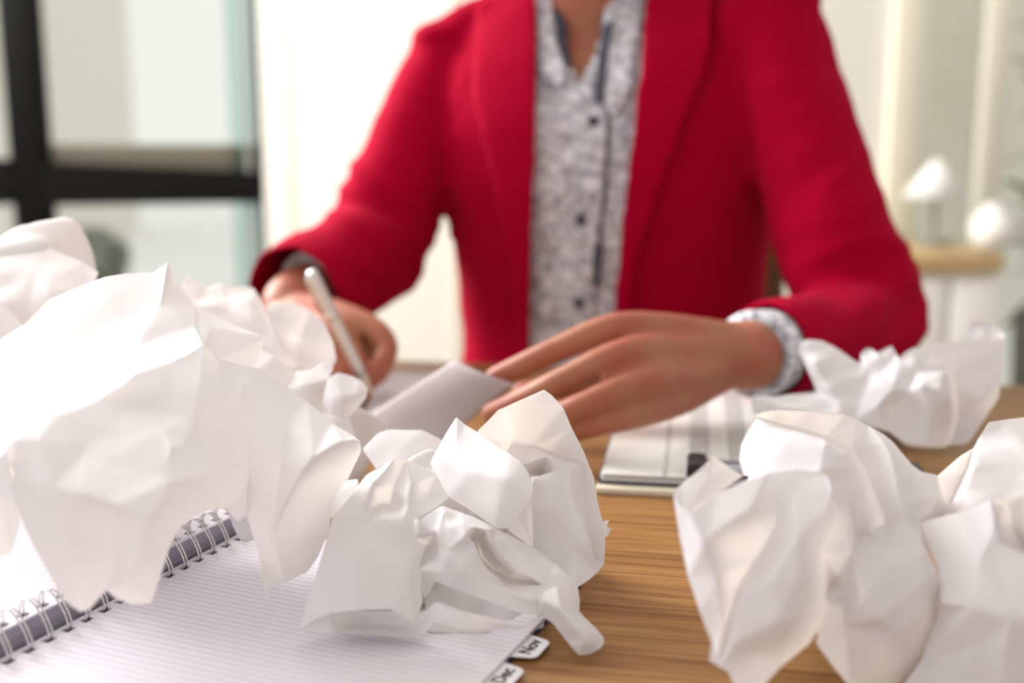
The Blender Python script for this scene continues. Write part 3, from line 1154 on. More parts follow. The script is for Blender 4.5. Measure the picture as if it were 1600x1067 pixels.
# right front ball
crumple([
    ([(1052, 772, .500), (1064, 758, .506), (1085, 740, .512), (1115, 713, .520), (1124, 718, .521), (1136, 728, .522), (1162, 743, .526), (1120, 772, .505), (1075, 800, .492), (1060, 792, .496)],
     [[(1115, 713, .520), (1105, 750, .508), (1075, 800, .492)]]),
    ([(1052, 772, .500), (1062, 792, .495), (1075, 800, .490), (1120, 771, .498), (1160, 752, .504), (1200, 740, .508), (1245, 733, .510), (1280, 735, .508), (1294, 745, .504), (1298, 765, .498), (1292, 800, .490), (1282, 850, .482), (1284, 900, .475), (1292, 945, .470), (1284, 975, .468),
      (1265, 1005, .466), (1222, 1040, .463), (1185, 1080, .460), (1150, 1078, .461), (1138, 1050, .463), (1122, 1040, .465), (1108, 1032, .467), (1112, 1005, .471), (1095, 960, .477), (1075, 900, .486), (1062, 840, .494)],
     [[(1075, 800, .490), (1100, 850, .478), (1120, 900, .474), (1130, 960, .470), (1122, 1040, .465)],
      [(1215, 815, .492), (1180, 875, .490), (1150, 925, .486), (1132, 980, .476)],
      [(1150, 960, .468), (1168, 925, .470), (1205, 906, .468), (1250, 900, .468), (1284, 900, .475)],
      [(1150, 960, .468), (1142, 1010, .464), (1150, 1078, .461)],
      [(1215, 815, .492), (1245, 840, .480), (1250, 900, .468)],
      [(1120, 771, .498), (1170, 800, .486), (1215, 815, .492), (1245, 770, .500), (1280, 735, .508)],
      [(1205, 906, .468), (1215, 970, .458), (1222, 1040, .463)]]),
    ([(1162, 743, .540), (1155, 718, .548), (1158, 695, .555), (1170, 668, .563), (1180, 650, .568), (1192, 643, .571), (1215, 640, .574), (1260, 642, .577), (1320, 648, .578), (1338, 655, .575), (1358, 665, .571), (1380, 678, .566), (1395, 690, .562), (1408, 706, .559), (1425, 726, .556), (1440, 737, .554), (1464, 742, .551),
      (1470, 772, .545), (1455, 800, .542), (1438, 815, .538), (1440, 845, .515), (1452, 868, .505), (1463, 890, .500), (1467, 920, .497), (1465, 945, .495), (1457, 990, .490), (1440, 1025, .486), (1420, 1052, .484), (1390, 1085, .480), (1330, 1075, .478), (1300, 1040, .478),
      (1275, 1005, .480), (1285, 940, .486), (1282, 860, .496), (1294, 770, .512), (1280, 737, .518), (1200, 741, .528)],
     [[(1180, 650, .568), (1205, 668, .556), (1235, 680, .545), (1265, 686, .538), (1290, 692, .532), (1315, 708, .528), (1332, 728, .525), (1345, 760, .522), (1352, 800, .520), (1362, 830, .518), (1390, 850, .508)],
      [(1200, 655, .580), (1235, 668, .582), (1290, 684, .580), (1330, 705, .575), (1352, 735, .568), (1368, 775, .556), (1385, 815, .543)],
      [(1358, 665, .571), (1378, 690, .560), (1392, 715, .552), (1400, 750, .545), (1406, 790, .538), (1410, 815, .534)],
      [(1330, 865, .502), (1360, 870, .496), (1400, 874, .494), (1440, 868, .499), (1452, 868, .505)],
      [(1330, 865, .502), (1335, 895, .490), (1350, 930, .480), (1375, 965, .474), (1400, 990, .474), (1420, 1052, .484)],
      [(1440, 868, .499), (1448, 910, .488), (1440, 960, .482), (1400, 990, .474)],
      [(1300, 770, .520), (1310, 800, .508), (1318, 840, .506), (1330, 865, .502)],
      [(1294, 770, .512), (1325, 790, .524), (1340, 830, .524), (1390, 850, .508)],
      [(1298, 910, .506), (1310, 900, .500), (1330, 895, .496)],
      [(1320, 920, .494), (1320, 980, .484), (1330, 1075, .478)]]),
], [(at(1310, 860, .570), (.052, .042, .050), DZ + .001), (at(1200, 850, .545), (.034, .030, .046), DZ + .001)],
    'white crumpled paper in front of the clipboard clip, lit smooth on its shaded-edge front panel', 71, amp=0.0010, levels=4, smooth=5)

# right edge ball, cut by the picture edge
crumple([
    ([(1464, 744, .575), (1482, 728, .580), (1500, 712, .585), (1520, 700, .588), (1532, 680, .592), (1545, 660, .596), (1570, 656, .597), (1600, 652, .598), (1680, 648, .598), (1680, 800, .535), (1600, 790, .538), (1560, 792, .540), (1520, 798, .545), (1485, 808, .552), (1440, 818, .560), (1452, 780, .568)],
     [[(1532, 680, .592), (1524, 715, .572), (1508, 755, .556), (1485, 808, .552)], [(1520, 700, .588), (1506, 740, .590), (1480, 800, .565), (1468, 812, .558)], [(1600, 652, .598), (1612, 720, .568), (1600, 790, .538)]]),
    ([(1435, 818, .535), (1470, 808, .530), (1500, 800, .525), (1550, 782, .520), (1600, 774, .518), (1680, 768, .515), (1680, 1110, .452), (1560, 1110, .455), (1450, 1110, .462), (1400, 1085, .472), (1440, 1030, .480), (1465, 960, .490), (1466, 890, .505)],
     [[(1550, 782, .520), (1556, 820, .508), (1566, 850, .500), (1600, 870, .494), (1680, 890, .488)], [(1572, 790, .530), (1578, 820, .535), (1600, 850, .535), (1640, 870, .528)],
      [(1470, 940, .485), (1520, 950, .474), (1580, 965, .466), (1680, 975, .462)], [(1470, 1000, .478), (1530, 1010, .470), (1600, 1040, .460)], [(1556, 820, .508), (1530, 880, .492), (1520, 950, .474)], [(1580, 965, .466), (1570, 1020, .462), (1560, 1110, .455)]]),
], [(at(1640, 880, .560), (.055, .045, .050), DZ + .001)],
    'crumpled paper cut off by the right picture edge, very close to the lens', 81, amp=0.0010, levels=4, smooth=5)

# ball standing on the clipboard
crumple([
    # back rim with the lit inside
    ([(1455, 545, .925), (1480, 535, .930), (1508, 530, .935), (1512, 512, .945), (1518, 497, .950), (1535, 500, .950), (1552, 507, .948), (1568, 518, .940), (1571, 528, .930), (1540, 545, .925)], []),
    ([(1248, 548, .905), (1250, 536, .910), (1262, 531, .912), (1285, 533, .910), (1305, 543, .906), (1330, 560, .900), (1345, 569, .896), (1345, 552, .902), (1354, 544, .905), (1362, 544, .902), (1370, 551, .898), (1382, 545, .902), (1393, 540, .904), (1400, 552, .898), (1404, 560, .890),
      (1415, 550, .893), (1425, 544, .895), (1460, 536, .905), (1510, 532, .915), (1571, 528, .922), (1566, 560, .908), (1563, 595, .897), (1561, 620, .890), (1545, 645, .880), (1520, 682, .868), (1500, 705, .862), (1478, 728, .860), (1450, 720, .860), (1420, 700, .858), (1390, 675, .856), (1330, 655, .858), (1280, 650, .862), (1200, 648, .874),
      (1176, 646, .880), (1174, 630, .884), (1176, 617, .886), (1210, 620, .884), (1240, 616, .884), (1276, 612, .888), (1268, 592, .894)],
     [[(1248, 548, .905), (1275, 570, .888), (1290, 600, .878), (1310, 625, .868)], [(1345, 569, .896), (1335, 595, .882), (1310, 625, .868)],
      [(1404, 560, .890), (1400, 590, .866), (1392, 610, .858), (1370, 635, .855), (1340, 655, .856)], [(1393, 540, .904), (1380, 575, .884), (1400, 590, .866)],
      [(1354, 544, .905), (1362, 575, .888), (1350, 610, .876)],
      [(1418, 612, .862), (1440, 600, .850), (1470, 604, .846), (1482, 625, .844), (1486, 655, .844), (1478, 685, .848), (1450, 697, .850), (1420, 695, .852)],
      [(1425, 544, .895), (1432, 580, .878), (1418, 612, .862), (1400, 640, .866), (1420, 695, .852)],
      [(1490, 600, .886), (1496, 650, .882), (1478, 728, .860)], [(1470, 604, .846), (1490, 600, .886)], [(1510, 650, .880), (1535, 620, .876), (1561, 620, .890)],
      [(1176, 617, .886), (1230, 640, .866), (1310, 645, .860)], [(1425, 640, .862), (1450, 640, .848), (1450, 697, .850)], [(1462, 536, .905), (1480, 570, .896), (1490, 600, .886)]]),
], [(at(1400, 650, .935), (.075, .045, .055), DZ + .016)],
    'white crumpled paper standing on the clipboard before the red sleeve', 91, DZ + .016, amp=0.0016)
# ------------------------------------------------------------------ person at the desk
TY = R(-13)
e1 = Vector((math.cos(TY), math.sin(TY), 0))          # across the body
e2 = Vector((math.sin(TY), -math.cos(TY), 0))         # forward, towards the desk
O = Vector((0.112, 1.385, 0))
person = empty('person', (O.x, O.y, 0.0))
tag(person, 'person in a red blazer and printed shirt seated at the desk, writing with a pen', 'person')

# landmarks
S1, E1, W1 = at(708, 98, 1.43), at(580, 392, 1.335), at(466, 462, 1.19)
S2, E2, W2 = at(1207, 60, 1.300), at(1352, 510, 1.15), at(1182, 553, 0.975)


def torso(sections, n=40, power=2.4):
    pts, rad = [], []
    for (z, a, b, fwd, side) in sections:
        pts.append(O + e2 * fwd + e1 * side + Vector((0, 0, z)))
        rad.append((a, b))
    P, Q = spline(pts, rad, 4)
    vs, fs = [], []
    for p, (a, b) in zip(P, Q):
        for k in range(n):
            t = 2 * math.pi * k / n
            c, s = math.cos(t), math.sin(t)
            c = math.copysign(abs(c) ** (2 / power), c)
            s = math.copysign(abs(s) ** (2 / power), s)
            vs.append(p + e1 * (a * c) + e2 * (b * s))
    for i in range(len(P) - 1):
        for k in range(n):
            fs.append((i * n + k, i * n + (k + 1) % n, (i + 1) * n + (k + 1) % n, (i + 1) * n + k))
    fs.append(tuple(range(n))[::-1])
    fs.append(tuple(range((len(P) - 1) * n, len(P) * n)))
    return vs, fs


SECT = [(0.52, .185, .125, 0.0, 0), (0.66, .182, .115, 0.0, 0), (0.76, .182, .108, 0.0, .007), (0.84, .187, .112, 0.004, .006), (0.93, .196, .122, .010, .005), (1.00, .200, .122, .012, .002),
        (1.06, .200, .105, .006, .006), (1.10, .186, .082, 0.0, .008), (1.13, .150, .066, -.002, .006), (1.155, .095, .058, .0, -.005), (1.18, .066, .056, .006, -.012)]


def scaled(sec, ka, da, kb=None):
    return [(z, a * ka - da, b * (kb or ka) - da, f, s) for z, a, b, f, s in sec]


def ellipsoid(c, rx, ry, rz, tilt=0.0, n=24, m=16):
    vs, fs = [], []
    ct, st = math.cos(tilt), math.sin(tilt)
    for i in range(m + 1):
        th = math.pi * i / m
        for k in range(n):
            a = 2 * math.pi * k / n
            x, y, z = rx * math.sin(th) * math.cos(a), ry * math.sin(th) * math.sin(a), rz * math.cos(th)
            y, z = y * ct + z * st, -y * st + z * ct
            vs.append(c + e1 * x + e2 * y + Vector((0, 0, z)))
    for i in range(m):
        for k in range(n):
            fs.append((i * n + k, i * n + (k + 1) % n, (i + 1) * n + (k + 1) % n, (i + 1) * n + k))
    return vs, fs


# ---- blazer: torso and both sleeves as one cloth surface
mu = Multi()
mu.add(torso(SECT))
mu.add(limb([S1 + e1 * 0.03, S1, (S1 * 0.62 + E1 * 0.38) + Vector((0, 0, 0)), (S1 * 0.25 + E1 * 0.75), E1, (E1 * 0.55 + W1 * 0.45), W1],
            [.050, .056, .057, .058, .060, .058, .055], 24))
mu.add(limb([S2 - e1 * 0.03, S2, (S2 * 0.6 + E2 * 0.4) + Vector((-.002, 0, 0)), (S2 * 0.25 + E2 * 0.75) + Vector((-.002, 0, 0)), E2, (E2 * 0.55 + W2 * 0.45), W2 + (E2 - W2).normalized() * 0.012],
            [.052, .058, .057, .060, .055, .049, .042], 24))
mu.add(ellipsoid(at(694, 58, 1.425), .042, .050, .020))
mu.add(ellipsoid(at(1222, -4, 1.30), .045, .050, .020))
NK = O + Vector((0, 0, 1.125))
mu.add(limb([at(690, 62, 1.425), at(735, 38, 1.415), NK - e1 * 0.07 + Vector((0, 0, .012))], [.020, .028, .040], 16))
mu.add(limb([at(1235, 0, 1.30), at(1170, -30, 1.325), NK + e1 * 0.07 + Vector((0, 0, .018))], [.026, .030, .040], 16))
bl = remeshed('blazer', mu.mesh('tmp'), 0.0065, 6, 0.6)


def hollow_end(me, c, axis, r, depth):
    """remove the cap at a sleeve end so that it is an open cuff"""
    bm = bmesh.new()
    bm.from_mesh(me)
    dead = [v for v in bm.verts if (v.co - c).length < r * 1.9 and (v.co - c).dot(axis) > depth]
    bmesh.ops.delete(bm, geom=dead, context='VERTS')
    bm.to_mesh(me)
    bm.free()


hollow_end(bl, W1, (W1 - E1).normalized(), .055, 0.012)
hollow_end(bl, W2, (W2 - E2).normalized(), .042, -0.012)


def wrinkle(me):
    me.update()
    nrm = [v.normal.copy() for v in me.vertices]
    for v, n in zip(me.vertices, nrm):
        p = v.co

        def segd(a, b):
            t = max(0, min(1, (p - a).dot(b - a) / (b - a).length_squared))
            return (p - (a + (b - a) * t)).length
        darm = min(segd(S1, E1), segd(E1, W1), segd(S2, E2), segd(E2, W2))
        del_ = min((p - E1).length, (p - E2).length)
        arm = 1.0 if darm < 0.085 and min((p - S1).length, (p - S2).length) > 0.09 else 0.35
        q = Vector((p.x * 7 + p.z * 5, p.y * 7, p.z * 24 - abs(p.x - .1) * 12))
        w = (1 - abs(noise.noise(q)) * 2) * (0.0036 + 0.0085 * max(0, 1 - del_ / 0.17)) * arm
        w += noise.noise(p * 9) * 0.003
        q2 = Vector((p.x * 30, p.y * 12, p.z * 5))
        w += noise.noise(q2) * 0.0022 * (1 - arm * .6)
        v.co = p + n * (w - 0.001)
    me.update()


smooth_bl = bl.copy()
wrinkle(bl)
CAM = Vector((0, 0, CAMZ))


def px_of(p):
    d = p - CAM
    fwd = d.y * CP - d.z * SP
    up = d.y * SP + d.z * CP
    return 800 + F * d.x / fwd, 533.5 - F * up / fwd


def inside(x, y, poly):
    c = False
    j = len(poly) - 1
    for i in range(len(poly)):
        (xi, yi), (xj, yj) = poly[i], poly[j]
        if (yi > y) != (yj > y) and x < (xj - xi) * (y - yi) / (yj - yi) + xi:
            c = not c
        j = i
    return c


def bvh_of(me):
    return BVHTree.FromPolygons([v.co.copy() for v in me.vertices], [tuple(p.vertices) for p in me.polygons])


bvh_bl = bvh_of(smooth_bl)
# front opening of the blazer, down to the hem
OPEN = [(826, -90), (824, 150), (820, 330), (817, 640), (962, 640), (967, 500), (975, 400), (994, 250), (1014, 100), (1026, -90)]
bm = bmesh.new()
bm.from_mesh(bl)
dead = []
for f in bm.faces:
    c = f.calc_center_median()
    if f.normal.dot(e2) > 0.0 and inside(*px_of(c), OPEN):
        dead.append(f)
    elif c.z > 1.150 and (c - O - Vector((0, 0, c.z))).to_2d().length < 0.11:
        dead.append(f)
bmesh.ops.delete(bm, geom=dead, context='FACES')
for _ in range(6):
    bmesh.ops.smooth_vert(bm, verts=[v for v in bm.verts if v.is_boundary], factor=0.5, use_axis_x=True, use_axis_y=True, use_axis_z=True)
bm.to_mesh(bl)
bm.free()
bl.polygons.foreach_set('use_smooth', [True] * len(bl.polygons))
blo = link('blazer', bl, M['blazer'], person)
so = blo.modifiers.new('cloth', 'SOLIDIFY')
so.thickness = 0.003
so.offset = -1

# ---- shirt
mu = Multi()
mu.add(torso(scaled(SECT, 1.0, .010)))
sh = remeshed('shirt', mu.mesh('tmp'), 0.006, 4, 0.5)
for v in sh.vertices:
    p = v.co
    v.co = p + v.normal * (noise.noise(Vector((p.x * 22, p.y * 10, p.z * 9 + p.x * 14))) * 0.004)
sh.update()
bvh_sh = bvh_of(sh)
VNECK = [(858, -200), (862, 0), (872, 70), (905, 128), (926, 98), (942, 40), (948, -20), (956, -200)]
bm = bmesh.new()
bm.from_mesh(sh)
dead = []
for f in bm.faces:
    c = f.calc_center_median()
    if f.normal.dot(e2) > -0.2 and inside(*px_of(c), VNECK) or c.z > 1.165:
        dead.append(f)
bmesh.ops.delete(bm, geom=dead, context='FACES')
bm.to_mesh(sh)
bm.free()
sh.polygons.foreach_set('use_smooth', [True] * len(sh.polygons))
sho = link('shirt', sh, M['shirt'], person)


def patch(name, outline, bvh, off, m, parent, thick=0.0018, step=0, taper=None, edge_in=0.0):
    """cloth piece lying on a garment: its outline is cut on the garment's surface, then raised and thickened"""
    v2 = [Vector(p) for p in outline]
    ids = list(range(len(v2)))
    ed = [(i, (i + 1) % len(v2)) for i in ids]
    xs = [p.x for p in v2]; ys = [p.y for p in v2]
    g = 11
    poly = [(p.x, p.y) for p in v2]
    y = min(ys)
    while y < max(ys):
        x = min(xs)
        while x < max(xs):
            if inside(x, y, poly) and all((Vector((x, y)) - p).length > 4 for p in v2):
                v2.append(Vector((x, y)))
            x += g
        y += g
    rv, re, rf, ov, oe, of = geometry.delaunay_2d_cdt(v2, ed, [ids], 1, 0.01)
    V = []
    for v in rv:
        d = ray(v.x, v.y).normalized()
        loc, nr, _, _ = bvh.ray_cast(CAM, d)
        if loc is None:
            loc, nr, _, _ = bvh.find_nearest(CAM + d * 1.32)
        if nr.dot(d) > 0:
            nr = -nr
        V.append(loc + (nr * 0.4 - d * 0.6) * off)
    me = mesh_from(name, V, [tuple(f) for f in rf])
    for _ in range(3):
        pass
    o = link(name, me, m, parent)
    s_ = o.modifiers.new('thick', 'SOLIDIFY')
    s_.thickness = thick
    s_.offset = 0
    b_ = o.modifiers.new('smooth', 'SMOOTH')
    b_.factor = 0.5
    b_.iterations = 6 if name == 'lapel' else 1
    return o


def dense(poly, step=14):
    out = []
    for (x0, y0), (x1, y1) in zip(poly, poly[1:] + poly[:1]):
        n = max(1, int(math.hypot(x1 - x0, y1 - y0) / step))
        out += [(x0 + (x1 - x0) * k / n, y0 + (y1 - y0) * k / n) for k in range(n)]
    return out


patch('lapel', dense([(748, -60), (844, -60), (842, 150), (838, 330), (834, 500), (832, 640), (812, 640), (806, 500), (792, 400), (765, 260), (738, 150), (744, 60)]), bvh_bl, 0.012, M['blazer'], blo, 0.004)
patch('lapel', dense([(1011, -60), (1122, -60), (1118, 60), (1100, 120), (1075, 180), (1030, 300), (1000, 400), (984, 500), (976, 640), (953, 640), (957, 500), (964, 400), (981, 250), (999, 100)]), bvh_bl, 0.013, M['blazer'], blo, 0.004)
# shirt collar, dark placket trims, painted shade inside the collar, buttons
patch('collar', dense([(834, -120), (862, -120), (864, 20), (872, 76), (890, 118), (872, 140), (852, 128), (840, 110), (836, 40)], 8), bvh_sh, 0.007, M['shirt'], sho, 0.002)
patch('collar', dense([(948, -120), (1010, -120), (1000, 60), (986, 150), (960, 190), (944, 165), (940, 100), (944, 44)], 8), bvh_sh, 0.007, M['shirt'], sho, 0.002)
patch('collar_trim_and_shade', dense([(941, 44), (962, 32), (958, 44), (950, 100), (944, 166), (929, 162), (934, 100)], 6), bvh_sh, 0.011, M['navy_and_shade'], sho, 0.0012)
patch('collar_trim_and_shade', dense([(864, -40), (884, 40), (892, 100), (888, 116), (872, 76), (866, 20)], 6), bvh_sh, 0.004, M['navy_and_shade'], sho, 0.0012)  # dark strip painted in for the shade inside the collar, not a trim
patch('placket', dense([(908, 130), (950, 150), (944, 300), (934, 400), (930, 520), (924, 640), (894, 640), (898, 520), (900, 400), (906, 260)], 10), bvh_sh, 0.0035, M['shirt'], sho, 0.0018)
patch('placket_trim', dense([(929, 380), (942, 372), (942, 400), (936, 446), (924, 450)], 6), bvh_sh, 0.006, M['navy_and_shade'], sho, 0.001)
patch('placket_trim', dense([(950, 150), (955, 150), (949, 300), (939, 375), (934, 375), (944, 300)], 8), bvh_sh, 0.004, M['navy_and_shade'], sho, 0.001)
bmesh_btn = bmesh.new()
bmesh.ops.create_uvsphere(bmesh_btn, u_segments=16, v_segments=8, radius=1.0)
for (bx, by) in ((928, 191), (911, 341), (906, 471)):
    loc, nr, _, _ = bvh_sh.ray_cast(CAM, ray(bx, by).normalized())
    if nr.dot(e2) < 0:
        nr = -nr
    vs, fs = lathe([(0.0045, 0), (0.0062, .0004), (0.0066, .0014), (0.0058, .0024), (0.004, .0020)], 18)
    q = nr.to_track_quat('Z', 'Y').to_matrix()
    link('button', mesh_from('button', [q @ Vector(v) + loc + nr * 0.0045 for v in vs], fs), M['button'], sho)
bmesh_btn.free()

# shirt cuff showing at the left wrist
axw = (W2 - E2).normalized()
cc = W2 + axw * -0.006
vs, fs = tube([cc - axw * 0.02, cc, cc + axw * 0.008, cc + axw * 0.014, cc + axw * 0.014, cc + axw * 0.008, cc - axw * 0.02],
              [.0365, .0375, .0385, .0378, .0345, .034, .0335], 28, caps=False)
link('shirt_cuff', mesh_from('shirt_cuff', vs, fs), M['shirt'], person)
axw1 = (W1 - E1).normalized()
cc = W1 + axw1 * -0.03
vs, fs = tube([cc - axw1 * 0.03, cc, cc + axw1 * 0.003, cc + axw1 * 0.003, cc - axw1 * 0.03], [.038, .039, .0385, .036, .0355], 28, caps=False)
link('shirt_cuff', mesh_from('shirt_cuff', vs, fs), M['shirt'], person)

# ---- body: trunk, neck, head, arms and hands as one skin
mu = Multi()
mu.add(torso(scaled([s for s in SECT if s[0] <= 1.13], 1.0, .020)))
NB = O + e1 * -0.016 + Vector((0, 0, 1.09))
NT = NB + e2 * 0.045 + Vector((0, 0, 0.155))
mu.add(limb([NB + Vector((0, 0, -.05)), NB, (NB + NT) * 0.5 + Vector((0, 0, -.01)), NT], [.075, .064, .054, .055], 24))
HC = NT + e2 * 0.02 + Vector((0, 0, 0.075))


mu.add(ellipsoid(HC + Vector((0, 0, .03)) - e2 * .012, .072, .090, .088))
mu.add(ellipsoid(HC + e2 * .018 + Vector((0, 0, -.035)), .056, .068, .080, 0.15))
mu.add(ellipsoid(HC + e2 * .060 + Vector((0, 0, -.092)), .024, .022, .020))
mu.add(limb([HC + e2 * .082 + Vector((0, 0, .012)), HC + e2 * .098 + Vector((0, 0, -.022)), HC + e2 * .098 + Vector((0, 0, -.034))], [.007, .011, .012], 12))
for sx in (-1, 1):
    mu.add(ellipsoid(HC + e1 * (sx * .074) - e2 * .004 + Vector((0, 0, -.012)), .009, .018, .030))
    mu.add(ellipsoid(HC + e1 * (sx * .034) + e2 * .056 + Vector((0, 0, -.022)), .022, .024, .018))
    mu.add(ellipsoid(HC + e1 * (sx * .030) + e2 * .072 + Vector((0, 0, .026)), .022, .012, .007))
mu.add(ellipsoid(HC + e2 * .083 + Vector((0, 0, -.060)), .022, .010, .005))
mu.add(ellipsoid(HC + e2 * .081 + Vector((0, 0, -.070)), .019, .010, .006))
# arms under the sleeves
H1 = at(452, 486, 1.165)
H2 = at(1128, 553, 0.955)
mu.add(limb([S1, E1, W1, H1], [.044, .040, .030, .026], 18))
mu.add(limb([S2, E2, W2, at(1150, 552, .965), H2], [.044, .040, .031, .028, .028], 20))


def fingers(chains):
    for pts, rad in chains:
        mu.add(limb([at(*p) for p in pts], rad, 14, 4))


# hand holding the paper (knuckles towards the lens)
fingers([
    ([(1128, 535, .955), (1040, 520, .928), (958, 514, .906), (872, 545, .900), (818, 570, .902), (774, 590, .908)], [.019, .017, .0132, .0105, .0100, .0090]),
    ([(1128, 553, .950), (1050, 555, .912), (978, 553, .876), (888, 590, .862), (824, 622, .868), (768, 646, .885)], [.022, .019, .0134, .0106, .0102, .0092]),
    ([(1128, 568, .948), (1060, 588, .902), (996, 600, .858), (918, 630, .840), (862, 654, .846), (822, 670, .862)], [.020, .018, .0130, .0102, .0098, .0088]),
    ([(1128, 580, .950), (1065, 617, .905), (1004, 645, .858), (948, 661, .843), (904, 672, .845), (868, 681, .853)], [.018, .016, .0116, .0090, .0086, .0076]),
    ([(1110, 560, .962), (1030, 572, .950), (950, 588, .944), (880, 604, .938), (815, 612, .934)], [.018, .019, .0140, .0112, .0088]),
])
# writing hand
fingers([
    ([(454, 482, 1.165), (525, 498, 1.115), (582, 514, 1.090), (606, 545, 1.075), (590, 575, 1.062), (574, 592, 1.056)], [.021, .019, .0125, .0106, .0096, .0078]),
    ([(450, 490, 1.16), (515, 522, 1.085), (548, 550, 1.068), (556, 585, 1.050), (566, 605, 1.050), (572, 616, 1.052)], [.022, .020, .0128, .0106, .0094, .0078]),
    ([(446, 495, 1.155), (490, 540, 1.070), (520, 575, 1.045), (535, 608, 1.035), (545, 622, 1.040), (556, 624, 1.05)], [.022, .019, .0125, .0100, .0090, .0074]),
    ([(444, 498, 1.15), (462, 545, 1.065), (478, 585, 1.045), (495, 615, 1.03), (505, 628, 1.04), (516, 628, 1.05)], [.020, .017, .0115, .0092, .0080, .0066]),
    ([(462, 488, 1.168), (540, 530, 1.115), (590, 548, 1.095), (596, 572, 1.075), (584, 592, 1.062)], [.018, .019, .0150, .0116, .0090]),
])
body = remeshed('body', mu.mesh('tmp'), 0.0028, 5, 0.5)
link('body', body, M['skin'], person)

# eyes and hair
for sx in (-1, 1):
    c = HC + e1 * (sx * .031) + e2 * .070 + Vector((0, 0, .008))
    mu = Multi(); mu.add(ellipsoid(c, .0125, .0125, .0115))
    ey = link('eye', mu.mesh('eye'), M['eye'], person)
    mu = Multi(); mu.add(ellipsoid(c + e2 * .0095 + Vector((0, 0, -.003)), .0055, .004, .0055))
    link('iris', mu.mesh('iris'), M['iris'], ey)
mu = Multi()
mu.add(ellipsoid(HC + Vector((0, 0, .046)) - e2 * .022, .079, .090, .084))
mu.add(ellipsoid(HC - e2 * .055 + Vector((0, 0, -.005)), .066, .055, .075))
mu.add(ellipsoid(HC - e2 * .120 + Vector((0, 0, .035)), .036, .036, .036))
hr = remeshed('hair', mu.mesh('tmp'), 0.004, 3)
for v in hr.vertices:
    p = v.co - HC
    v.co += v.normal * (noise.noise(Vector((p.x * 160, p.y * 20, p.z * 20))) * 0.0025)
link('hair', hr, M['hair'], person)

# legs below the desk
mu = Multi()
for sx in (-1, 1):
    hip = O + e1 * (sx * .09) + Vector((0, 0, .53))
    knee = hip + e2 * .40 + Vector((0, 0, .0))
    ank = knee + e2 * .02 + Vector((0, 0, -.43))
    mu.add(limb([hip, hip * 0.5 + knee * 0.5, knee, knee * 0.5 + ank * 0.5, ank], [.088, .076, .060, .052, .040], 20))
mu.add(torso([(.46, .17, .11, 0, 0), (.53, .185, .125, 0, 0), (.64, .165, .105, 0, 0)]))
link('trousers', remeshed('trousers', mu.mesh('tmp'), 0.008, 4), M['trousers'], person)
for sx in (-1, 1):
    a = O + e1 * (sx * .09) + e2 * .40
    mu = Multi()
    mu.add(limb([a + e2 * -.02 + Vector((0, 0, .045)), a + e2 * .06 + Vector((0, 0, .045)), a + e2 * .15 + Vector((0, 0, .03)), a + e2 * .19 + Vector((0, 0, .026))], [(.034, .044), (.037, .042), (.038, .029), (.030, .024)], 18))
    link('shoe', mu.mesh('shoe'), M['rubber'], person)

# ---- pen in the writing hand
pt, pe = at(586, 634, 1.055), at(486, 424, 0.985)
pt.z = DZ + 0.0022
pd = (pe - pt).normalized()
pl = (pe - pt).length
pen = empty('pen', pt)
tag(pen, 'slim silver-white pen held upright in the writing hand', 'pen')
vs, fs = tube([pt, pt + pd * .004, pt + pd * .016, pt + pd * .034], [.0006, .0016, .0034, .0046], 16)
link('pen_tip', mesh_from('pen_tip', vs, fs), M['pen_tip'], pen)
vs, fs = tube([pt + pd * .034, pt + pd * .05, pt + pd * (pl - .02), pt + pd * (pl - .004), pt + pd * pl], [.0048, .0052, .0056, .0054, .0040], 18)
link('pen_barrel', mesh_from('pen_barrel', vs, fs), M['pen'], pen)
vs, fs = tube([pt + pd * (pl - .052), pt + pd * (pl - .050), pt + pd * (pl - .047), pt + pd * (pl - .045)], [.0056, .0061, .0061, .0056], 18)
link('pen_band', mesh_from('pen_band', vs, fs), M['chrome'], pen)
cdir = pd.cross(Vector((0, 1, 0))).normalized()
vs, fs = tube([pt + pd * (pl - .046) + cdir * .0078, pt + pd * (pl - .008) + cdir * .0078, pt + pd * (pl - .003) + cdir * .0045], [(.0016, .0008)] * 3, 10)
link('pen_clip', mesh_from('pen_clip', vs, fs), M['chrome'], pen)

# ---- wooden chair under the person
ch = empty('chair', (O.x, O.y + 0.02, 0), TY)
tag(ch, 'dark wooden chair behind the person, glimpsed between sleeve and waist', 'chair')
box('seat', (0, -0.02, .425), (.44, .42, .035), M['wood_chair'], ch, .012)
for sx in (-1, 1):
    box('leg', (sx * .19, -.19, .205), (.036, .036, .41), M['wood_chair'], ch, .006)
    box('leg', (sx * .19, .17, .205), (.036, .036, .41), M['wood_chair'], ch, .006)
    box('back_post', (sx * .20, .185, .66), (.036, .034, .46), M['wood_chair'], ch, .008)
box('back_rail', (0, .19, .86), (.43, .026, .11), M['wood_chair'], ch, .01)
box('back_rail', (0, .19, .66), (.37, .022, .06), M['wood_chair'], ch, .008)
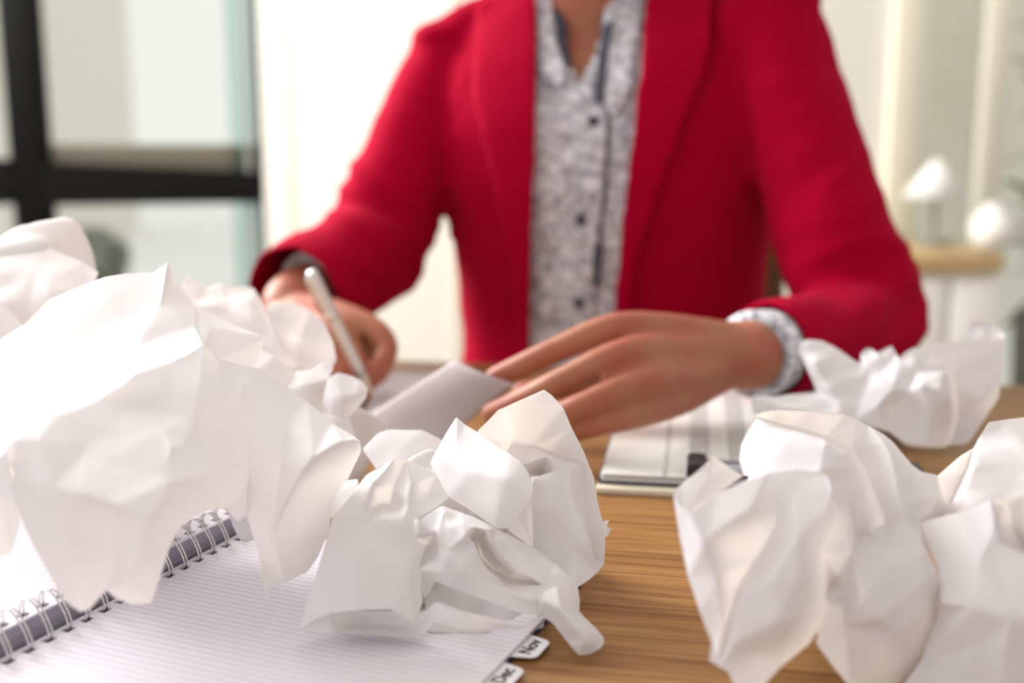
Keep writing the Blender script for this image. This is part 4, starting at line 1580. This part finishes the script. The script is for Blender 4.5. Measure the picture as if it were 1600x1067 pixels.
# ------------------------------------------------------------------ sideboard, lamp, vase and plant behind on the right
SY = 2.75
sx0, sx1 = at(1405, 410, SY).x, at(1568, 410, SY).x
stop = at(1500, 397, SY).z
sb = empty('sideboard', ((sx0 + sx1) / 2, SY + .2, 0))
tag(sb, 'white sideboard with a light wooden top by the wall behind the red sleeve', 'sideboard')
sw = sx1 - sx0
box('top', (0, 0, stop - .022), (sw, .42, .044), M['wood_shelf'], sb, .004)
box('body', (0, .01, (stop - .044 + .06) / 2), (sw - .02, .38, stop - .044 - .06), M['white_paint'], sb, .004)
for k in (-1, 1):
    d = box('door', (k * sw / 4, -.19, (stop - .044 + .06) / 2), (sw / 2 - .012, .018, stop - .13), M['white_paint'], sb, .003)
    box('handle', (-k * (sw / 4 - .03), -.018, .08), (.008, .016, .08), M['steel'], d, .002)
for k in (-1, 1):
    for j in (-1, 1):
        box('leg', (k * (sw / 2 - .04), j * .15, .03), (.03, .03, .06), M['wood_shelf'], sb, .004)

# cone-shaded lamp
lx = at(1462, 300, SY + .22)
lamp = empty('table_lamp', (lx.x, SY + .22, stop))
tag(lamp, 'blurred table lamp with a white cone shade on the sideboard', 'lamp')
zs0, zs1 = at(1462, 308, SY + .22).z - stop, at(1462, 248, SY + .22).z - stop
vs, fs = lathe([(.086, zs0), (.008, zs1), (.006, zs1), (.082, zs0 + .002)], 32)
link('lamp_shade', mesh_from('lamp_shade', vs, fs), M['ceramic'], lamp, False)
vs, fs = lathe([(.045, 0), (.045, .008), (.007, .014), (.007, zs0 + .04)], 24)
link('lamp_stand', mesh_from('lamp_stand', vs, fs), M['pot'], lamp, False)

# round white vase
vx = at(1562, 380, SY + .12)
zc = at(1562, 374, SY + .12).z - stop
vase = empty('vase', (at(1550, 380, SY + .12).x, SY + .12, stop))
tag(vase, 'round white vase at the right end of the sideboard', 'vase')
prof = [(.022, 0), (.038, .006), (.054, .03), (.058, .05), (.052, .075), (.034, .094), (.020, .104), (.024, .114), (.018, .112), (.016, .10)]
vs, fs = lathe(prof, 32)
link('vase_body', mesh_from('vase_body', vs, fs), M['ceramic'], vase, False)

# leafy plant at the right edge
px_ = at(1735, 500, SY)
plant = empty('potted_plant', (px_.x, SY + .14, 0))
tag(plant, 'dark green leafy plant in a tall grey pot right of the sideboard', 'plant')
vs, fs = lathe([(.11, 0), (.14, .02), (.16, .50), (.165, .52), (.15, .52), (.145, .48)], 28)
link('pot', mesh_from('pot', vs, fs), M['pot'], plant, False)
r_ = random.Random(5)
mu = Multi()
for k in range(7):
    a = r_.uniform(0, 6.28)
    mu.add(tube([(0, 0, .45), (.05 * math.cos(a), .05 * math.sin(a), .75), (.10 * math.cos(a), .10 * math.sin(a), 1.0 + .25 * r_.random())], [.006, .005, .003], 6))
link('stem', mu.mesh('stem'), M['leaf'], plant, False)
lv, lf = [(0, 0, 0), (.3, -.22, .05), (.3, .22, .05), (.7, -.18, .03), (.7, .18, .03), (1, 0, -.06), (.5, 0, 0)], [(0, 1, 6), (0, 6, 2), (1, 3, 6), (6, 4, 2), (3, 5, 6), (6, 5, 4)]
leaf = mesh_from('leaf', lv, lf)
leaf.materials.append(M['leaf'])
for k in range(150):
    o = link('leaf', leaf, None, plant, False)
    a = r_.uniform(0, 6.28)
    rr = r_.uniform(.02, .15)
    o.location = (rr * math.cos(a), rr * math.sin(a), r_.uniform(.52, 1.28))
    o.rotation_euler = (r_.uniform(-.6, .6), r_.uniform(-.9, .5), a + r_.uniform(-.6, .6))
    s = r_.uniform(.07, .12)
    o.scale = (s, s, s)
